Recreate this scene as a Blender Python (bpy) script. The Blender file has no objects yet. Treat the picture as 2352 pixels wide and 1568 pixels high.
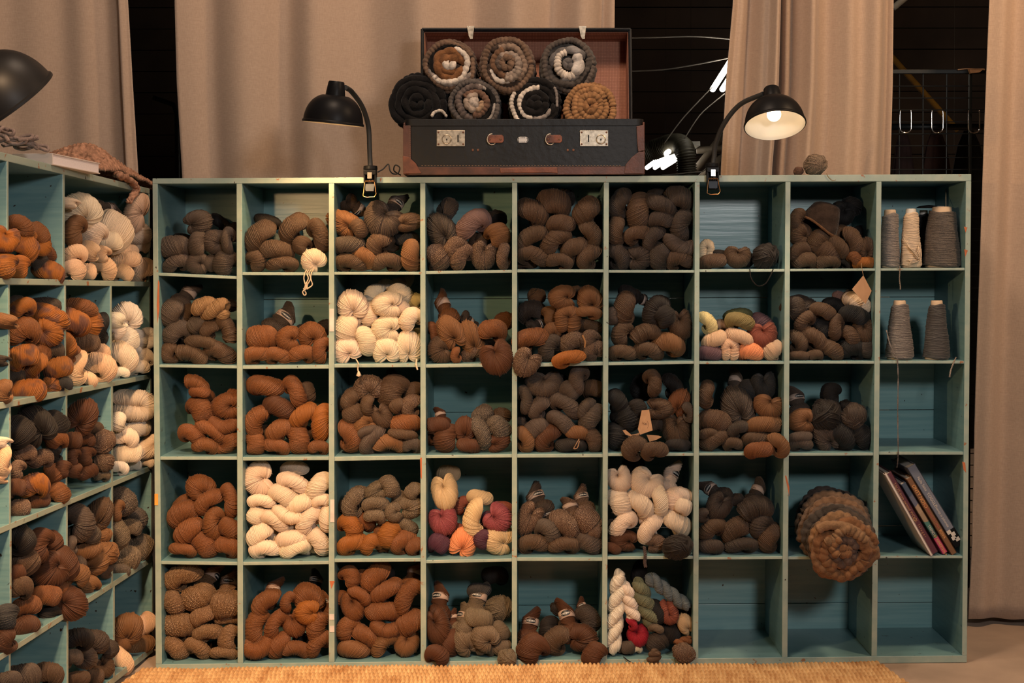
import bpy, math, random
import numpy as np
from mathutils import Vector, Matrix, Euler
C = bpy.context.scene.collection
PI = math.pi
R_ = math.radians
# ---------------------------------------------------------------- camera
FP, CX, CY = 3267.0, 1293.7, 691.8
CAM = np.array([0.0, -3.6, 1.0329])
YAW, PIT, ROL = -0.01582, 0.02839, -0.00368
_f0 = np.array([-math.sin(YAW), math.cos(YAW), 0.0])
_rt = np.array([math.cos(YAW), math.sin(YAW), 0.0])
FW = _f0*math.cos(PIT) + np.array([0, 0, -math.sin(PIT)])
_up = np.cross(_rt, FW)
RT = math.cos(ROL)*_rt + math.sin(ROL)*_up
UP = -math.sin(ROL)*_rt + math.cos(ROL)*_up
cd = bpy.data.cameras.new('camera'); cam = bpy.data.objects.new('camera', cd); C.objects.link(cam)
cd.sensor_width = 36.0; cd.lens = FP/2352*36
cd.shift_x = -(CX-1176)/2352; cd.shift_y = (CY-784)/2352
cd.clip_start = 0.05; cd.clip_end = 60
M = Matrix((( RT[0], UP[0], -FW[0], CAM[0]), (RT[1], UP[1], -FW[1], CAM[1]), (RT[2], UP[2], -FW[2], CAM[2]), (0, 0, 0, 1)))
cam.matrix_world = M
bpy.context.scene.camera = cam
def ray(px, py): return FW + RT*(px-CX)/FP - UP*(py-CY)/FP
def at(px, py, Y=0.0):
    d = ray(px, py); return Vector(CAM + d*(Y-CAM[1])/d[1])
def ppm(Y): return (Y+3.6)/FP          # metres per pixel at a depth
# ---------------------------------------------------------------- world, lights, exposure
sc = bpy.context.scene
sc.view_settings.view_transform = 'Standard'; sc.view_settings.look = 'None'
sc.view_settings.gamma = 1.0; sc.view_settings.use_curve_mapping = False
sc.view_settings.exposure = 0.0
w = bpy.data.worlds.new('world'); sc.world = w; w.use_nodes = True
w.node_tree.nodes['Background'].inputs[0].default_value = (0.9, 0.75, 0.62, 1)
w.node_tree.nodes['Background'].inputs[1].default_value = 0.006
def area(name, loc, target, size, power, col):
    l = bpy.data.lights.new(name, 'AREA'); l.shape = 'DISK'; l.size = size; l.energy = power; l.color = col
    o = bpy.data.objects.new(name, l); C.objects.link(o); o.location = loc
    o.rotation_euler = (Vector(target)-Vector(loc)).to_track_quat('-Z', 'Y').to_euler(); return o
KEY = area('window_light', (1.0, -3.5, 1.80), (0, 0, 0.8), 0.36, 34, (1.0, 0.96, 0.94))
def spot(name, loc, target, power, col, ang, blend, rad):
    l = bpy.data.lights.new(name, 'SPOT'); l.energy = power; l.color = col; l.spot_size = R_(ang); l.spot_blend = blend; l.shadow_soft_size = rad
    o = bpy.data.objects.new(name, l); C.objects.link(o); o.location = loc
    o.rotation_euler = (Vector(target)-Vector(loc)).to_track_quat('-Z', 'Y').to_euler(); return o
WARM = spot('ceiling_spot_light', (-0.50, -2.45, 2.35), (-0.60, -0.05, 0.05), 380, (1.0, 0.64, 0.36), 38, 1.0, .09)
CURT = area('added_curtain_light', (1.75, -0.9, 2.75), (1.8, 0.4, 1.3), 0.3, 36, (1.0, 0.66, 0.38))  # added light without a fixture, brightens the right-hand curtains
CURT2 = area('added_curtain_light', (-0.3, -1.1, 3.1), (-0.5, 0.5, 1.6), 0.5, 38, (1.0, 0.74, 0.54))  # added overhead light, unseen, lifts the tops of the curtains
BULB = {'a': 9, 'b': 7, 'c': 30}
# ---------------------------------------------------------------- materials
def new_mat(name):
    m = bpy.data.materials.new(name); m.use_nodes = True
    nt = m.node_tree; b = nt.nodes['Principled BSDF']; return m, nt, b
def N(nt, t, **kw):
    n = nt.nodes.new(t)
    for k, v in kw.items():
        if k.startswith('i_'):
            n.inputs[k[2:]].default_value = v
        elif k.startswith('n_'):
            n.inputs[int(k[2:])].default_value = v
        else: setattr(n, k, v)
    return n
def plain(name, col, rough=0.6, metal=0.0, var=0.15, scale=30, bump=0.0, bscale=200, spec=0.5):
    m, nt, b = new_mat(name); L = nt.links
    tc = N(nt, 'ShaderNodeTexCoord'); no = N(nt, 'ShaderNodeTexNoise', i_Scale=scale, i_Detail=4.0)
    L.new(tc.outputs['Object'], no.inputs['Vector'])
    cr = N(nt, 'ShaderNodeValToRGB'); c = np.array(col[:3])
    cr.color_ramp.elements[0].position = .3; cr.color_ramp.elements[1].position = .7
    cr.color_ramp.elements[0].color = (*(c*(1-var)), 1); cr.color_ramp.elements[1].color = (*np.minimum(c*(1+var), 1), 1)
    L.new(no.outputs['Fac'], cr.inputs[0]); L.new(cr.outputs[0], b.inputs['Base Color'])
    b.inputs['Roughness'].default_value = rough; b.inputs['Metallic'].default_value = metal
    b.inputs['Specular IOR Level'].default_value = spec
    if bump:
        n2 = N(nt, 'ShaderNodeTexNoise', i_Scale=bscale, i_Detail=3.0); L.new(tc.outputs['Object'], n2.inputs['Vector'])
        bp = N(nt, 'ShaderNodeBump', i_Strength=bump, i_Distance=0.002); L.new(n2.outputs['Fac'], bp.inputs['Height'])
        L.new(bp.outputs[0], b.inputs['Normal'])
    return m
def emis(name, col, s):
    m, nt, b = new_mat(name); b.inputs['Base Color'].default_value = (*col, 1)
    b.inputs['Emission Color'].default_value = (*col, 1); b.inputs['Emission Strength'].default_value = s; return m
def paint(name, c1, c2, wood, wear=0.62, rough=0.42, stretch=(3, 3, 40), bs=.35):
    m, nt, b = new_mat(name); L = nt.links
    g = N(nt, 'ShaderNodeNewGeometry')
    mp = N(nt, 'ShaderNodeMapping'); mp.inputs['Scale'].default_value = stretch
    L.new(g.outputs['Position'], mp.inputs[0])
    n1 = N(nt, 'ShaderNodeTexNoise', i_Scale=1.6, i_Detail=5.0); L.new(mp.outputs[0], n1.inputs['Vector'])
    mx = N(nt, 'ShaderNodeMix', data_type='RGBA'); mx.inputs['A'].default_value = (*c1, 1); mx.inputs['B'].default_value = (*c2, 1)
    r1 = N(nt, 'ShaderNodeMapRange', n_1=.35, n_2=.65); L.new(n1.outputs['Fac'], r1.inputs[0]); L.new(r1.outputs[0], mx.inputs['Factor'])
    n2 = N(nt, 'ShaderNodeTexNoise', i_Scale=34.0, i_Detail=8.0, i_Roughness=.7); L.new(g.outputs['Position'], n2.inputs['Vector'])
    r2 = N(nt, 'ShaderNodeMapRange', n_1=wear, n_2=wear+.03); L.new(n2.outputs['Fac'], r2.inputs[0])
    mx2 = N(nt, 'ShaderNodeMix', data_type='RGBA'); mx2.inputs['B'].default_value = (*wood, 1)
    L.new(r2.outputs[0], mx2.inputs['Factor']); L.new(mx.outputs['Result'], mx2.inputs['A'])
    n3 = N(nt, 'ShaderNodeTexNoise', i_Scale=75.0, i_Detail=2.0); L.new(g.outputs['Position'], n3.inputs['Vector'])
    r3 = N(nt, 'ShaderNodeMapRange', n_1=.72, n_2=.75); L.new(n3.outputs['Fac'], r3.inputs[0])
    mx3 = N(nt, 'ShaderNodeMix', data_type='RGBA'); mx3.inputs['B'].default_value = (.03, .02, .015, 1)
    L.new(r3.outputs[0], mx3.inputs['Factor']); L.new(mx2.outputs['Result'], mx3.inputs['A'])
    L.new(mx3.outputs['Result'], b.inputs['Base Color'])
    bp = N(nt, 'ShaderNodeBump', i_Strength=bs, i_Distance=.0015); L.new(n1.outputs['Fac'], bp.inputs['Height'])
    L.new(bp.outputs[0], b.inputs['Normal']); b.inputs['Roughness'].default_value = rough
    return m
WOOD = (.30, .13, .06)
M_IN = paint('teal_paint_inside', (.125, .245, .265), (.165, .29, .30), WOOD, .73, .38, (6, 6, 60))
M_EDGE = paint('sage_paint_edge', (.27, .35, .30), (.35, .40, .33), WOOD, .615, .45, (20, 3, 20))
M_BACK = paint('teal_paint_back', (.17, .33, .34), (.23, .39, .39), WOOD, .78, .26, (3, 3, 60), .22)
def yarn_mat(name, fleck, src, lo=.7, lite=1.3, shade_patches=False):
    """src: 'obj' reads the object's own colour, 'att' a colour attribute"""
    m, nt, b = new_mat(name); L = nt.links
    if src == 'obj':
        o = N(nt, 'ShaderNodeObjectInfo'); col = o.outputs['Color']
    else:
        o = N(nt, 'ShaderNodeAttribute', attribute_name='Col'); col = o.outputs['Color']
    uv = N(nt, 'ShaderNodeUVMap', uv_map='UVMap')
    mp = N(nt, 'ShaderNodeMapping'); mp.inputs['Scale'].default_value = (1.6, 14, 1); mp.inputs['Rotation'].default_value = (0, 0, .25)
    L.new(uv.outputs[0], mp.inputs[0])
    n1 = N(nt, 'ShaderNodeTexNoise', i_Scale=2.6, i_Detail=3.0, i_Roughness=.65); L.new(mp.outputs[0], n1.inputs['Vector'])
    r1 = N(nt, 'ShaderNodeMapRange', n_1=.33, n_2=.68, n_3=lo, n_4=lite); L.new(n1.outputs['Fac'], r1.inputs[0])
    mul = N(nt, 'ShaderNodeVectorMath', operation='SCALE'); L.new(col, mul.inputs[0]); L.new(r1.outputs[0], mul.inputs['Scale'])
    out = mul.outputs[0]
    if fleck:
        n2 = N(nt, 'ShaderNodeTexNoise', i_Scale=4.5, i_Detail=1.0); L.new(mp.outputs[0], n2.inputs['Vector'])
        r2 = N(nt, 'ShaderNodeMapRange', n_1=.555, n_2=.60, n_3=0.0, n_4=fleck); L.new(n2.outputs['Fac'], r2.inputs[0])
        mx = N(nt, 'ShaderNodeMix', data_type='RGBA'); L.new(r2.outputs[0], mx.inputs['Factor'])
        ml2 = N(nt, 'ShaderNodeVectorMath', operation='MULTIPLY_ADD'); L.new(col, ml2.inputs[0])
        ml2.inputs[1].default_value = (1.5, 1.5, 1.5); ml2.inputs[2].default_value = (.26, .20, .14)
        L.new(out, mx.inputs['A']); L.new(ml2.outputs[0], mx.inputs['B']); out = mx.outputs['Result']
    if shade_patches:   # patchy lamp light and shade painted into the wool colour as dark noise
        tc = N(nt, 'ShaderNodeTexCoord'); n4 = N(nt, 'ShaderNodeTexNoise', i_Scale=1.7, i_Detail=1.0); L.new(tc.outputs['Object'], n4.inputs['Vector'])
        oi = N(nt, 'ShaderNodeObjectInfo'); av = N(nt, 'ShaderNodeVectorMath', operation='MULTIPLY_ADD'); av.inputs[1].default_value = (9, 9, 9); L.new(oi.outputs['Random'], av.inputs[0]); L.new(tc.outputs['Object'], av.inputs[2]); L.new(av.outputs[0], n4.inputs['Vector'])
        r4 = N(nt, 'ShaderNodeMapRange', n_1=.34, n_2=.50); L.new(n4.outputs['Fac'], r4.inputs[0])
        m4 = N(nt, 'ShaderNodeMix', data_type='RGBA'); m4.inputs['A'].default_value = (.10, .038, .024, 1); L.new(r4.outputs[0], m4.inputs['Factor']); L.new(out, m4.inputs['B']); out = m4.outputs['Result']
    L.new(out, b.inputs['Base Color'])
    b.inputs['Roughness'].default_value = .62; b.inputs['Specular IOR Level'].default_value = .35
    b.inputs['Sheen Weight'].default_value = .06; b.inputs['Sheen Roughness'].default_value = .5
    bp = N(nt, 'ShaderNodeBump', i_Strength=.5, i_Distance=.001); L.new(n1.outputs['Fac'], bp.inputs['Height']); L.new(bp.outputs[0], b.inputs['Normal'])
    return m
YM = {(k, s): yarn_mat('wool_%s' % n, f, s, lo_, li_) for k, n, f, lo_, li_ in ((0, 'plain', 0, .80, 1.12), (1, 'heather', .24, .5, 1.3), (2, 'tweed', .9, .38, 1.25)) for s in ('obj', 'att')}
def wool(name, col, var=.35, scale=60):
    m = plain(name, col, .95, 0, var, scale, .8, 260, .1)
    m.node_tree.nodes['Principled BSDF'].inputs['Sheen Weight'].default_value = .08; return m
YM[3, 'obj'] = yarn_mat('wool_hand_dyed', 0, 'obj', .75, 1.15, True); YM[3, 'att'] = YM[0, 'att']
_wc = {}
def woolc(col):
    k = tuple(round(c*(.66 if max(col) < .5 else .9), 3) for c in col)
    if k not in _wc: _wc[k] = wool('roving_wool', k)
    return _wc[k]
# ---------------------------------------------------------------- mesh helpers
def obj(name, verts, faces, mat, parent=None, smooth=True, uv=None, loc=None):
    me = bpy.data.meshes.new(name)
    me.from_pydata([tuple(v) for v in verts], [], [tuple(f) for f in faces])
    for m in (mat if isinstance(mat, (list, tuple)) else [mat]): me.materials.append(m)
    if smooth: me.polygons.foreach_set('use_smooth', [True]*len(me.polygons))
    if uv is not None:
        l = me.uv_layers.new(name='UVMap'); idx = np.zeros(len(me.loops), dtype=np.int32)
        me.loops.foreach_get('vertex_index', idx); l.data.foreach_set('uv', np.asarray(uv, dtype=np.float32)[idx].ravel())
    me.update(); o = bpy.data.objects.new(name, me); C.objects.link(o)
    if parent is not None: o.parent = parent
    if loc is not None: o.location = loc
    return o
def tag(o, label=None, cat=None, group=None, kind=None):
    if label: o['label'] = label
    if cat: o['category'] = cat
    if group: o['group'] = group
    if kind: o['kind'] = kind
    return o
def empty(name, loc, label, cat, group=None, rot=(0, 0, 0)):
    o = bpy.data.objects.new(name, None); C.objects.link(o); o.location = loc; o.rotation_euler = rot
    o.empty_display_size = .02; return tag(o, label, cat, group)
class G:
    """collects geometry for one mesh"""
    def __init__(s): s.v = []; s.f = []; s.mi = []
    def add(s, v, f, mi=0):
        n = len(s.v); s.v += [Vector(p) for p in v]; s.f += [tuple(i+n for i in q) for q in f]; s.mi += [mi]*len(f)
    def box(s, c, d, rot=None, mi=0):
        P = [Vector((x*d[0]/2, y*d[1]/2, z*d[2]/2)) for x in (-1, 1) for y in (-1, 1) for z in (-1, 1)]
        if rot is not None: P = [rot @ p for p in P]
        s.add([p+Vector(c) for p in P], [(0, 1, 3, 2), (4, 6, 7, 5), (0, 4, 5, 1), (2, 3, 7, 6), (0, 2, 6, 4), (1, 5, 7, 3)], mi)
    def prism(s, q, ext, mi=0, mf=None):
        q = [Vector(p) for p in q]; e = Vector(ext); n = len(q)
        base = len(s.v); s.v += q+[p+e for p in q]
        s.f.append(tuple(base+i for i in range(n))); s.mi.append(mi if mf is None else mf)
        s.f.append(tuple(base+n+i for i in reversed(range(n)))); s.mi.append(mi)
        for i in range(n):
            j = (i+1) % n; s.f.append((base+j, base+i, base+n+i, base+n+j)); s.mi.append(mi)
    def tube(s, pts, r, seg=10, cap=True, mi=0):
        pts = [Vector(p) for p in pts]; n = len(pts)
        rr = r if hasattr(r, '__len__') else [r]*n
        T = [(pts[min(i+1, n-1)]-pts[max(i-1, 0)]).normalized() for i in range(n)]
        nn = T[0].orthogonal().normalized(); base = len(s.v)
        for i in range(n):
            nn = (nn - T[i]*nn.dot(T[i])).normalized(); bb = T[i].cross(nn)
            for k in range(seg):
                a = 2*PI*k/seg; s.v.append(pts[i]+(nn*math.cos(a)+bb*math.sin(a))*rr[i])
        for i in range(n-1):
            for k in range(seg):
                a = base+i*seg+k; b = base+i*seg+(k+1) % seg; s.f.append((a, b, b+seg, a+seg)); s.mi.append(mi)
        if cap:
            s.f.append(tuple(base+k for k in reversed(range(seg)))); s.mi.append(mi)
            s.f.append(tuple(base+(n-1)*seg+k for k in range(seg))); s.mi.append(mi)
    def lathe(s, prof, seg=48, mat=Matrix.Identity(4), mi=0):
        """prof: (r,z) list, spun about local z then transformed"""
        base = len(s.v)
        for r, z in prof:
            for k in range(seg):
                a = 2*PI*k/seg; s.v.append(mat @ Vector((r*math.cos(a), r*math.sin(a), z)))
        for i in range(len(prof)-1):
            for k in range(seg):
                a = base+i*seg+k; b = base+i*seg+(k+1) % seg; s.f.append((a, b, b+seg, a+seg)); s.mi.append(mi)
    def build(s, name, mat, parent=None, smooth=False, bevel=0, loc=None):
        o = obj(name, s.v, s.f, mat, parent, smooth, loc=loc)
        o.data.polygons.foreach_set('material_index', s.mi)
        if bevel:
            md = o.modifiers.new('bevel', 'BEVEL'); md.width = bevel; md.segments = 2; md.limit_method = 'ANGLE'
        return o
def smooth_by_angle(o, a=40):
    o.data.polygons.foreach_set('use_smooth', [True]*len(o.data.polygons)); o.data.set_sharp_from_angle(angle=R_(a))
def spline(pts, n=40):
    P = [Vector(p) for p in pts]; P = [P[0]*2-P[1]]+P+[P[-1]*2-P[-2]]; out = []
    m = len(P)-3
    for i in range(n+1):
        t = i/n*m; k = min(int(t), m-1); t -= k; a, b, c, d = P[k:k+4]
        out.append(.5*((2*b)+(c-a)*t+(2*a-5*b+4*c-d)*t*t+(3*b-a-3*c+d)*t**3))
    return out
# ---------------------------------------------------------------- main cubby shelf
DP = 0.28
DIVT = [(350, 362), (543, 556), (755, 767.5), (965, 977), (1176, 1188), (1387, 1399), (1596, 1607.5), (1804, 1816), (2013, 2025), (2218.5, 2231)]
DIVB = [(357.5, 372), (545.5, 558.5), (755, 768.5), (966, 979), (1175.5, 1187.5), (1382.5, 1394.5), (1591.5, 1604), (1796, 1809), (2001.5, 2014.5), (2209.5, 2221)]
YT, YB = 415.0, 1515.0
def topy(x, k): return (409.5, 422)[k] + (x-350)/(2231-350)*((399.5, 416)[k]-(409.5, 422)[k])
def boty(x, k): return (1525, 1538)[k] + (x-357)/(2221-357)*((1504.5, 1521)[k]-(1525, 1538)[k])
def divx(i, s, y):
    a, b = DIVT[i][s], DIVB[i][s]; return a+(b-a)*(y-YT)/(YB-YT)
cubby = empty('cubby_shelf', (0, 0.14, 0), 'long sage green pigeonhole shelf with nine columns and five rows of wool', 'shelf')
P0 = Vector((0, 0.14, 0))
def part(g, name, mats, par, bevel=.0012, off=P0):
    g.v = [v-off for v in g.v]; return g.build(name, mats, par, False, bevel)
def board(name, q, par, ext=(0, DP, 0), off=P0):
    g = G(); g.prism(q, ext, 0, 1); return part(g, name, [M_IN, M_EDGE], par, off=off)
g_l, g_r = DIVT[0][0], DIVT[9][1]
board('top_board', [at(g_l, topy(g_l, 0)), at(g_r, topy(g_r, 0)), at(g_r, topy(g_r, 1)), at(g_l, topy(g_l, 1))], cubby)
bl, br = DIVB[0][0], DIVB[9][1]
board('bottom_board', [at(bl, boty(bl, 0)), at(br, boty(br, 0)), at(br, boty(br, 1)), at(bl, boty(bl, 1))], cubby)
for i in range(10):
    y0 = topy(DIVT[i][0], 1); y1 = boty(DIVB[i][0], 0)
    board('side_panel' if i in (0, 9) else 'divider', [at(divx(i, 0, y0), y0), at(divx(i, 1, y0), y0), at(divx(i, 1, y1), y1), at(divx(i, 0, y1), y1)], cubby)
ROWS = [[(626, 634, 7), (624.5, 625, 7.5), (624, 624, 7), (622.5, 619.5, 7), (618.5, 618.5, 7), (619.8, 620, 6.5), (618.3, 617.5, 6.5), (617.3, 616, 6), (616, 614.8, 6)],
        [(836.5, 839, 7), (839, 838, 8.5), (835.7, 834.5, 8.5), (836.5, 833.5, 8), (835, 831, 8), (832, 828.5, 7), (829.6, 829.6, 6.5), (828.5, 829, 6.5), (828, 828, 7)],
        [(1048, 1048, 8), (1049, 1048, 8.5), (1048.5, 1045, 10), (1044.8, 1043, 7.5), (1043, 1042, 8), (1040.5, 1040, 7), (1039.6, 1039, 6.5), (1040, 1039, 7), (1036.7, 1036.7, 7.5)],
        [(1287.5, 1290, 8), (1290, 1287.5, 8), (1282.5, 1281, 8.5), (1286, 1282, 7.5), (1279.5, 1279.5, 8.5), (1277.5, 1276, 7), (1279, 1277, 6.5), (1277.5, 1276.5, 7), (1276, 1276, 6)]]
def floor_y(r, c, x):
    """pixel height of the surface things stand on in row r, column c of the long shelf"""
    if r == 4: return boty(x, 0)
    a, b, t = ROWS[r][c]; x0, x1 = DIVT[c][1], DIVT[c+1][0]; return a+(b-a)*(x-x0)/(x1-x0)
for r in range(4):
    for c in range(9):
        a, b, t = ROWS[r][c]; x0 = divx(c, 1, a)-1; x1 = divx(c+1, 0, b)+1
        p = [at(x0, a, .003), at(x1, b, .003), at(x1, b+t, .003), at(x0, a+t, .003)]
        board('shelf_board', p, cubby, (0, DP-.004, 0))
# back boards: plank seams run along the lowest cells
zt = at(1200, 405).z-.004; xa = at(352, 900).x; xb = at(2226, 900).x
for z0, z1 in ((0.004, .088), (.0895, .30), (.3015, .62), (.6215, .93), (.9315, zt)):
    g = G(); g.box(((xa+xb)/2, DP+.004, (z0+z1)/2), (xb-xa, .008, z1-z0)); part(g, 'back_board', M_BACK, cubby, .001)
# ---------------------------------------------------------------- left shelf, at a right angle, seen almost along its face
LD = Vector(ray(1290, 672)).normalized()
LP = at(346, 440, .17)
LN = LD.cross(Vector((0, 0, 1))).normalized()      # points to +X (out of the face)
LU = LN.cross(LD).normalized(); LU = LU if LU.z > 0 else -LU
def atL(px, py, off=0.0):
    d = Vector(ray(px, py)); p0 = LP+LN*off; c = Vector(CAM)
    return c + d*((p0-c).dot(LN)/d.dot(LN))
LDEP = -LN*.30
off_l = Vector((LP.x-.15, LP.y-.6, 0))
lsh = empty('cubby_shelf', off_l, 'green pigeonhole shelf standing side-on at the left edge', 'shelf')
XL = -330
def lrow(y0, y1, t0, t1, xr): # front edge line given at x=0 and x=xr, extended to the left of the frame
    f = lambda x, a, b: a+(b-a)*x/xr
    return [(XL, f(XL, y0, y1)), (xr, y1), (xr, y1+t1), (XL, f(XL, y0, y1)+t0+(t0-t1)*-XL/xr)]
LROWS = [(348, 433, 19, 13, 344), (638, 647, 15.5, 11, 346), (924, 859, 16, 10.5, 346), (1211, 1069, 15, 11, 348), (1503, 1276, 14.5, 13.5, 351), (1760, 1482, 18, 15, 352)]
for k, (a, b, t0, t1, xr) in enumerate(LROWS):
    q = [atL(*p) for p in lrow(a, b, t0, t1, xr)]
    g = G(); g.prism(q, LDEP if k in (0, 5) else LDEP*.98, 0, 1)
    part(g, ('top_board', 'shelf_board', 'shelf_board', 'shelf_board', 'shelf_board', 'bottom_board')[k], [M_IN, M_EDGE], lsh, off=off_l)
def lry(k, x):
    a, b, t0, t1, xr = LROWS[k]; return a+(b-a)*x/xr, (t0+(t1-t0)*x/xr)
LDIV = {0: [(-190, -184), (15.5, 20), (144, 149), (341, 345)], 1: [(-186, -180), (18.5, 23), (148, 152), (253, 257), (343, 346)],
        2: [(-186, -180), (21, 25.5), (151, 155), (255.5, 260), (345, 348)], 3: [(-184, -178), (22.5, 27), (152, 156), (256, 260), (347, 350)],
        4: [(-184, -178), (20.5, 25), (153, 157.5), (260, 264), (349, 352)]}
for k, ds in LDIV.items():
    for i, (x0, x1) in enumerate(ds):
        y00, t = lry(k, x0); y01, t = lry(k, x1); y10, _ = lry(k+1, x0); y11, _ = lry(k+1, x1)
        q = [atL(x0, y00+t-1), atL(x1, y01+t-1), atL(x1, y11+1), atL(x0, y10+1)]
        g = G(); g.prism(q, LDEP*.985, 0, 1); part(g, 'divider', [M_IN, M_EDGE], lsh, off=off_l)
q0 = atL(XL, lry(0, XL)[0]+3); q1 = atL(345, 436); q2 = atL(351, 1490); q3 = atL(XL, lry(5, XL)[0])
g = G(); g.prism([q0+LDEP, q1+LDEP, q2+LDEP, q3+LDEP], LDEP*.03); part(g, 'back_board', M_BACK, lsh, off=off_l)
# tape and price strips stuck on divider edges
M_TAPE = plain('paper_tape', (.62, .55, .5), .8); M_ORTAPE = plain('orange_sticker', (.85, .33, .05), .7); M_WORN = plain('bare_wood_edge', (.45, .13, .05), .8)
for nm, x0, x1, y0, y1, m, lb in (('tape_strip', 757, 767, 709, 761, M_TAPE, 'white paper strip stuck on divider edge beside the second row'),
                         ('tape_strip', 758.5, 768, 1147, 1199, M_TAPE, 'white paper strip stuck on divider edge beside the fourth row'),
                         ('tape_strip', 756.5, 767.5, 1410, 1423, M_TAPE, 'upper short white strip on divider edge in bottom row'),
                         ('tape_strip', 757, 768, 1437, 1451, M_TAPE, 'lower short white strip on divider edge in bottom row'),
                         ('price_sticker', 355, 363, 1134, 1160, M_ORTAPE, 'small orange sticker on left side panel edge')):
    g = G(); g.prism([at(x0, y0, -.001), at(x1, y0, -.001), at(x1, y1, -.001), at(x0, y1, -.001)], (0, .001, 0))
    tag(g.build(nm, m), lb, 'sticker')
g = G()
for pts in ([(363, 642), (366, 648), (366, 712), (362, 742), (360, 700)], [(757, 1334), (769, 1334), (761, 1352)], [(2210, 1060), (2217, 1062), (2219, 1085), (2213, 1078)],
            [(1803, 1092), (1806, 1092), (1813, 1118), (1813, 1140), (1809, 1120)], [(965, 1052), (969, 1050), (969, 1100), (966, 1095)],
            [(2214, 520), (2222, 522), (2218, 534)], [(2215, 572), (2223, 575), (2217, 590)]):
    g.prism([at(x, y, -.0006) for x, y in pts], (0, .0006, 0))
part(g, 'worn_paint_patch', M_WORN, cubby, 0)
g = G(); BACKZ = .014
# ---------------------------------------------------------------- floor, rug, room
M_FLOOR = plain('concrete_floor', (.40, .29, .22), .75, 0, .18, 5, .25, 120)
M_WALL = plain('dark_plank_wall', (.035, .022, .015), .8, 0, .4, 3)
M_CEIL = plain('dark_ceiling', (.03, .022, .017), .9, 0, .3, 3)
def sbox(name, c, d, m):
    g = G(); g.box(c, d); return tag(g.build(name, m), kind='structure')
sbox('floor', (0, 1.3, -.05), (9, 11, .1), M_FLOOR)
sbox('ceiling', (0, 1.3, 3.25), (9, 11, .1), M_CEIL)
sbox('wall_left', (-3.6, 1.3, 1.6), (.1, 11, 3.2), M_WALL)
sbox('wall_right', (4.3, 1.3, 1.6), (.1, 11, 3.2), M_WALL)
g = G()
for i in range(22): g.box((.35, 6.5-.006*(i % 2), .075+i*.148), (7.9, .1, .142))
g.box((.35, 6.56, 1.6), (7.9, .05, 3.2))
tag(g.build('wall_back', M_WALL), kind='structure')
# woven jute rug: rows of plump stitches
mr, nt, b = new_mat('jute'); L = nt.links
ge = N(nt, 'ShaderNodeNewGeometry'); n1 = N(nt, 'ShaderNodeTexNoise', i_Scale=9.0, i_Detail=6.0, i_Roughness=.7)
mp = N(nt, 'ShaderNodeMapping'); mp.inputs['Scale'].default_value = (3.5, 1, 1); L.new(ge.outputs['Position'], mp.inputs[0]); L.new(mp.outputs[0], n1.inputs[0])
cr = N(nt, 'ShaderNodeValToRGB'); cr.color_ramp.elements[0].position = .33; cr.color_ramp.elements[0].color = (.42, .20, .07, 1)
cr.color_ramp.elements[1].position = .62; cr.color_ramp.elements[1].color = (.68, .43, .20, 1)
L.new(n1.outputs['Fac'], cr.inputs[0]); L.new(cr.outputs[0], b.inputs['Base Color']); b.inputs['Roughness'].default_value = .85
n2 = N(nt, 'ShaderNodeTexNoise', i_Scale=900.0); L.new(ge.outputs['Position'], n2.inputs[0])
bp = N(nt, 'ShaderNodeBump', i_Strength=.5, i_Distance=.002); L.new(n2.outputs['Fac'], bp.inputs['Height']); L.new(bp.outputs[0], b.inputs['Normal'])
def rug():
    cu, cv = .0104, .030; x0, x1 = at(352, 1545).x-.02, at(2012, 1519).x
    nx = int((x1-x0)/cu*7); ny = 17*9
    X = np.linspace(x0, x1, nx); Yv = np.linspace(0, 1, ny)
    rng = np.random.RandomState(3); V = np.zeros((ny, nx, 3)); ylen = .5
    for j, t in enumerate(Yv):
        y = -.022 - t*ylen
        v = (t*ylen)/cv; row = int(v); fv = v-row
        u = (X-x0)/cu + .5*(row % 2)+.15*math.sin(row*1.7); fu = u-np.floor(u)
        k = np.floor(u).astype(int); hh = .8+.35*np.sin(k*12.9+row*7.1)*np.sin(k*3.3)
        z = .0055 + .0105*(.75+.25*hh)*np.clip(1-np.abs(2*fu-1)**2.2, 0, 1)**.6*max(0, 1-abs(2*fv-1)**2.2)**.6
        z += .003*np.exp(-((X-at(1150, 1530).x)/.35)**2)*(1-t)
        edge = .006*np.sin(X*9)+.004*np.sin(X*31)
        V[j, :, 0] = X + t*.05*(X-x0)/(x1-x0)*1.6 - .06*t*(1-(X-x0)/(x1-x0)); V[j, :, 1] = y+edge*(1-t); V[j, :, 2] = z
    V[0, :, 2] = .001; V[-1, :, 2] = .001; V[:, 0, 2] = .001; V[:, -1, 2] = .001
    idx = np.arange(ny*nx).reshape(ny, nx)
    F = np.stack([idx[:-1, :-1], idx[1:, :-1], idx[1:, 1:], idx[:-1, 1:]], -1).reshape(-1, 4)
    o = obj('jute_rug', V.reshape(-1, 3), F.tolist(), mr)
    tag(o, 'golden woven jute rug lying along the foot of the long shelf', 'rug')
rug()
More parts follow.
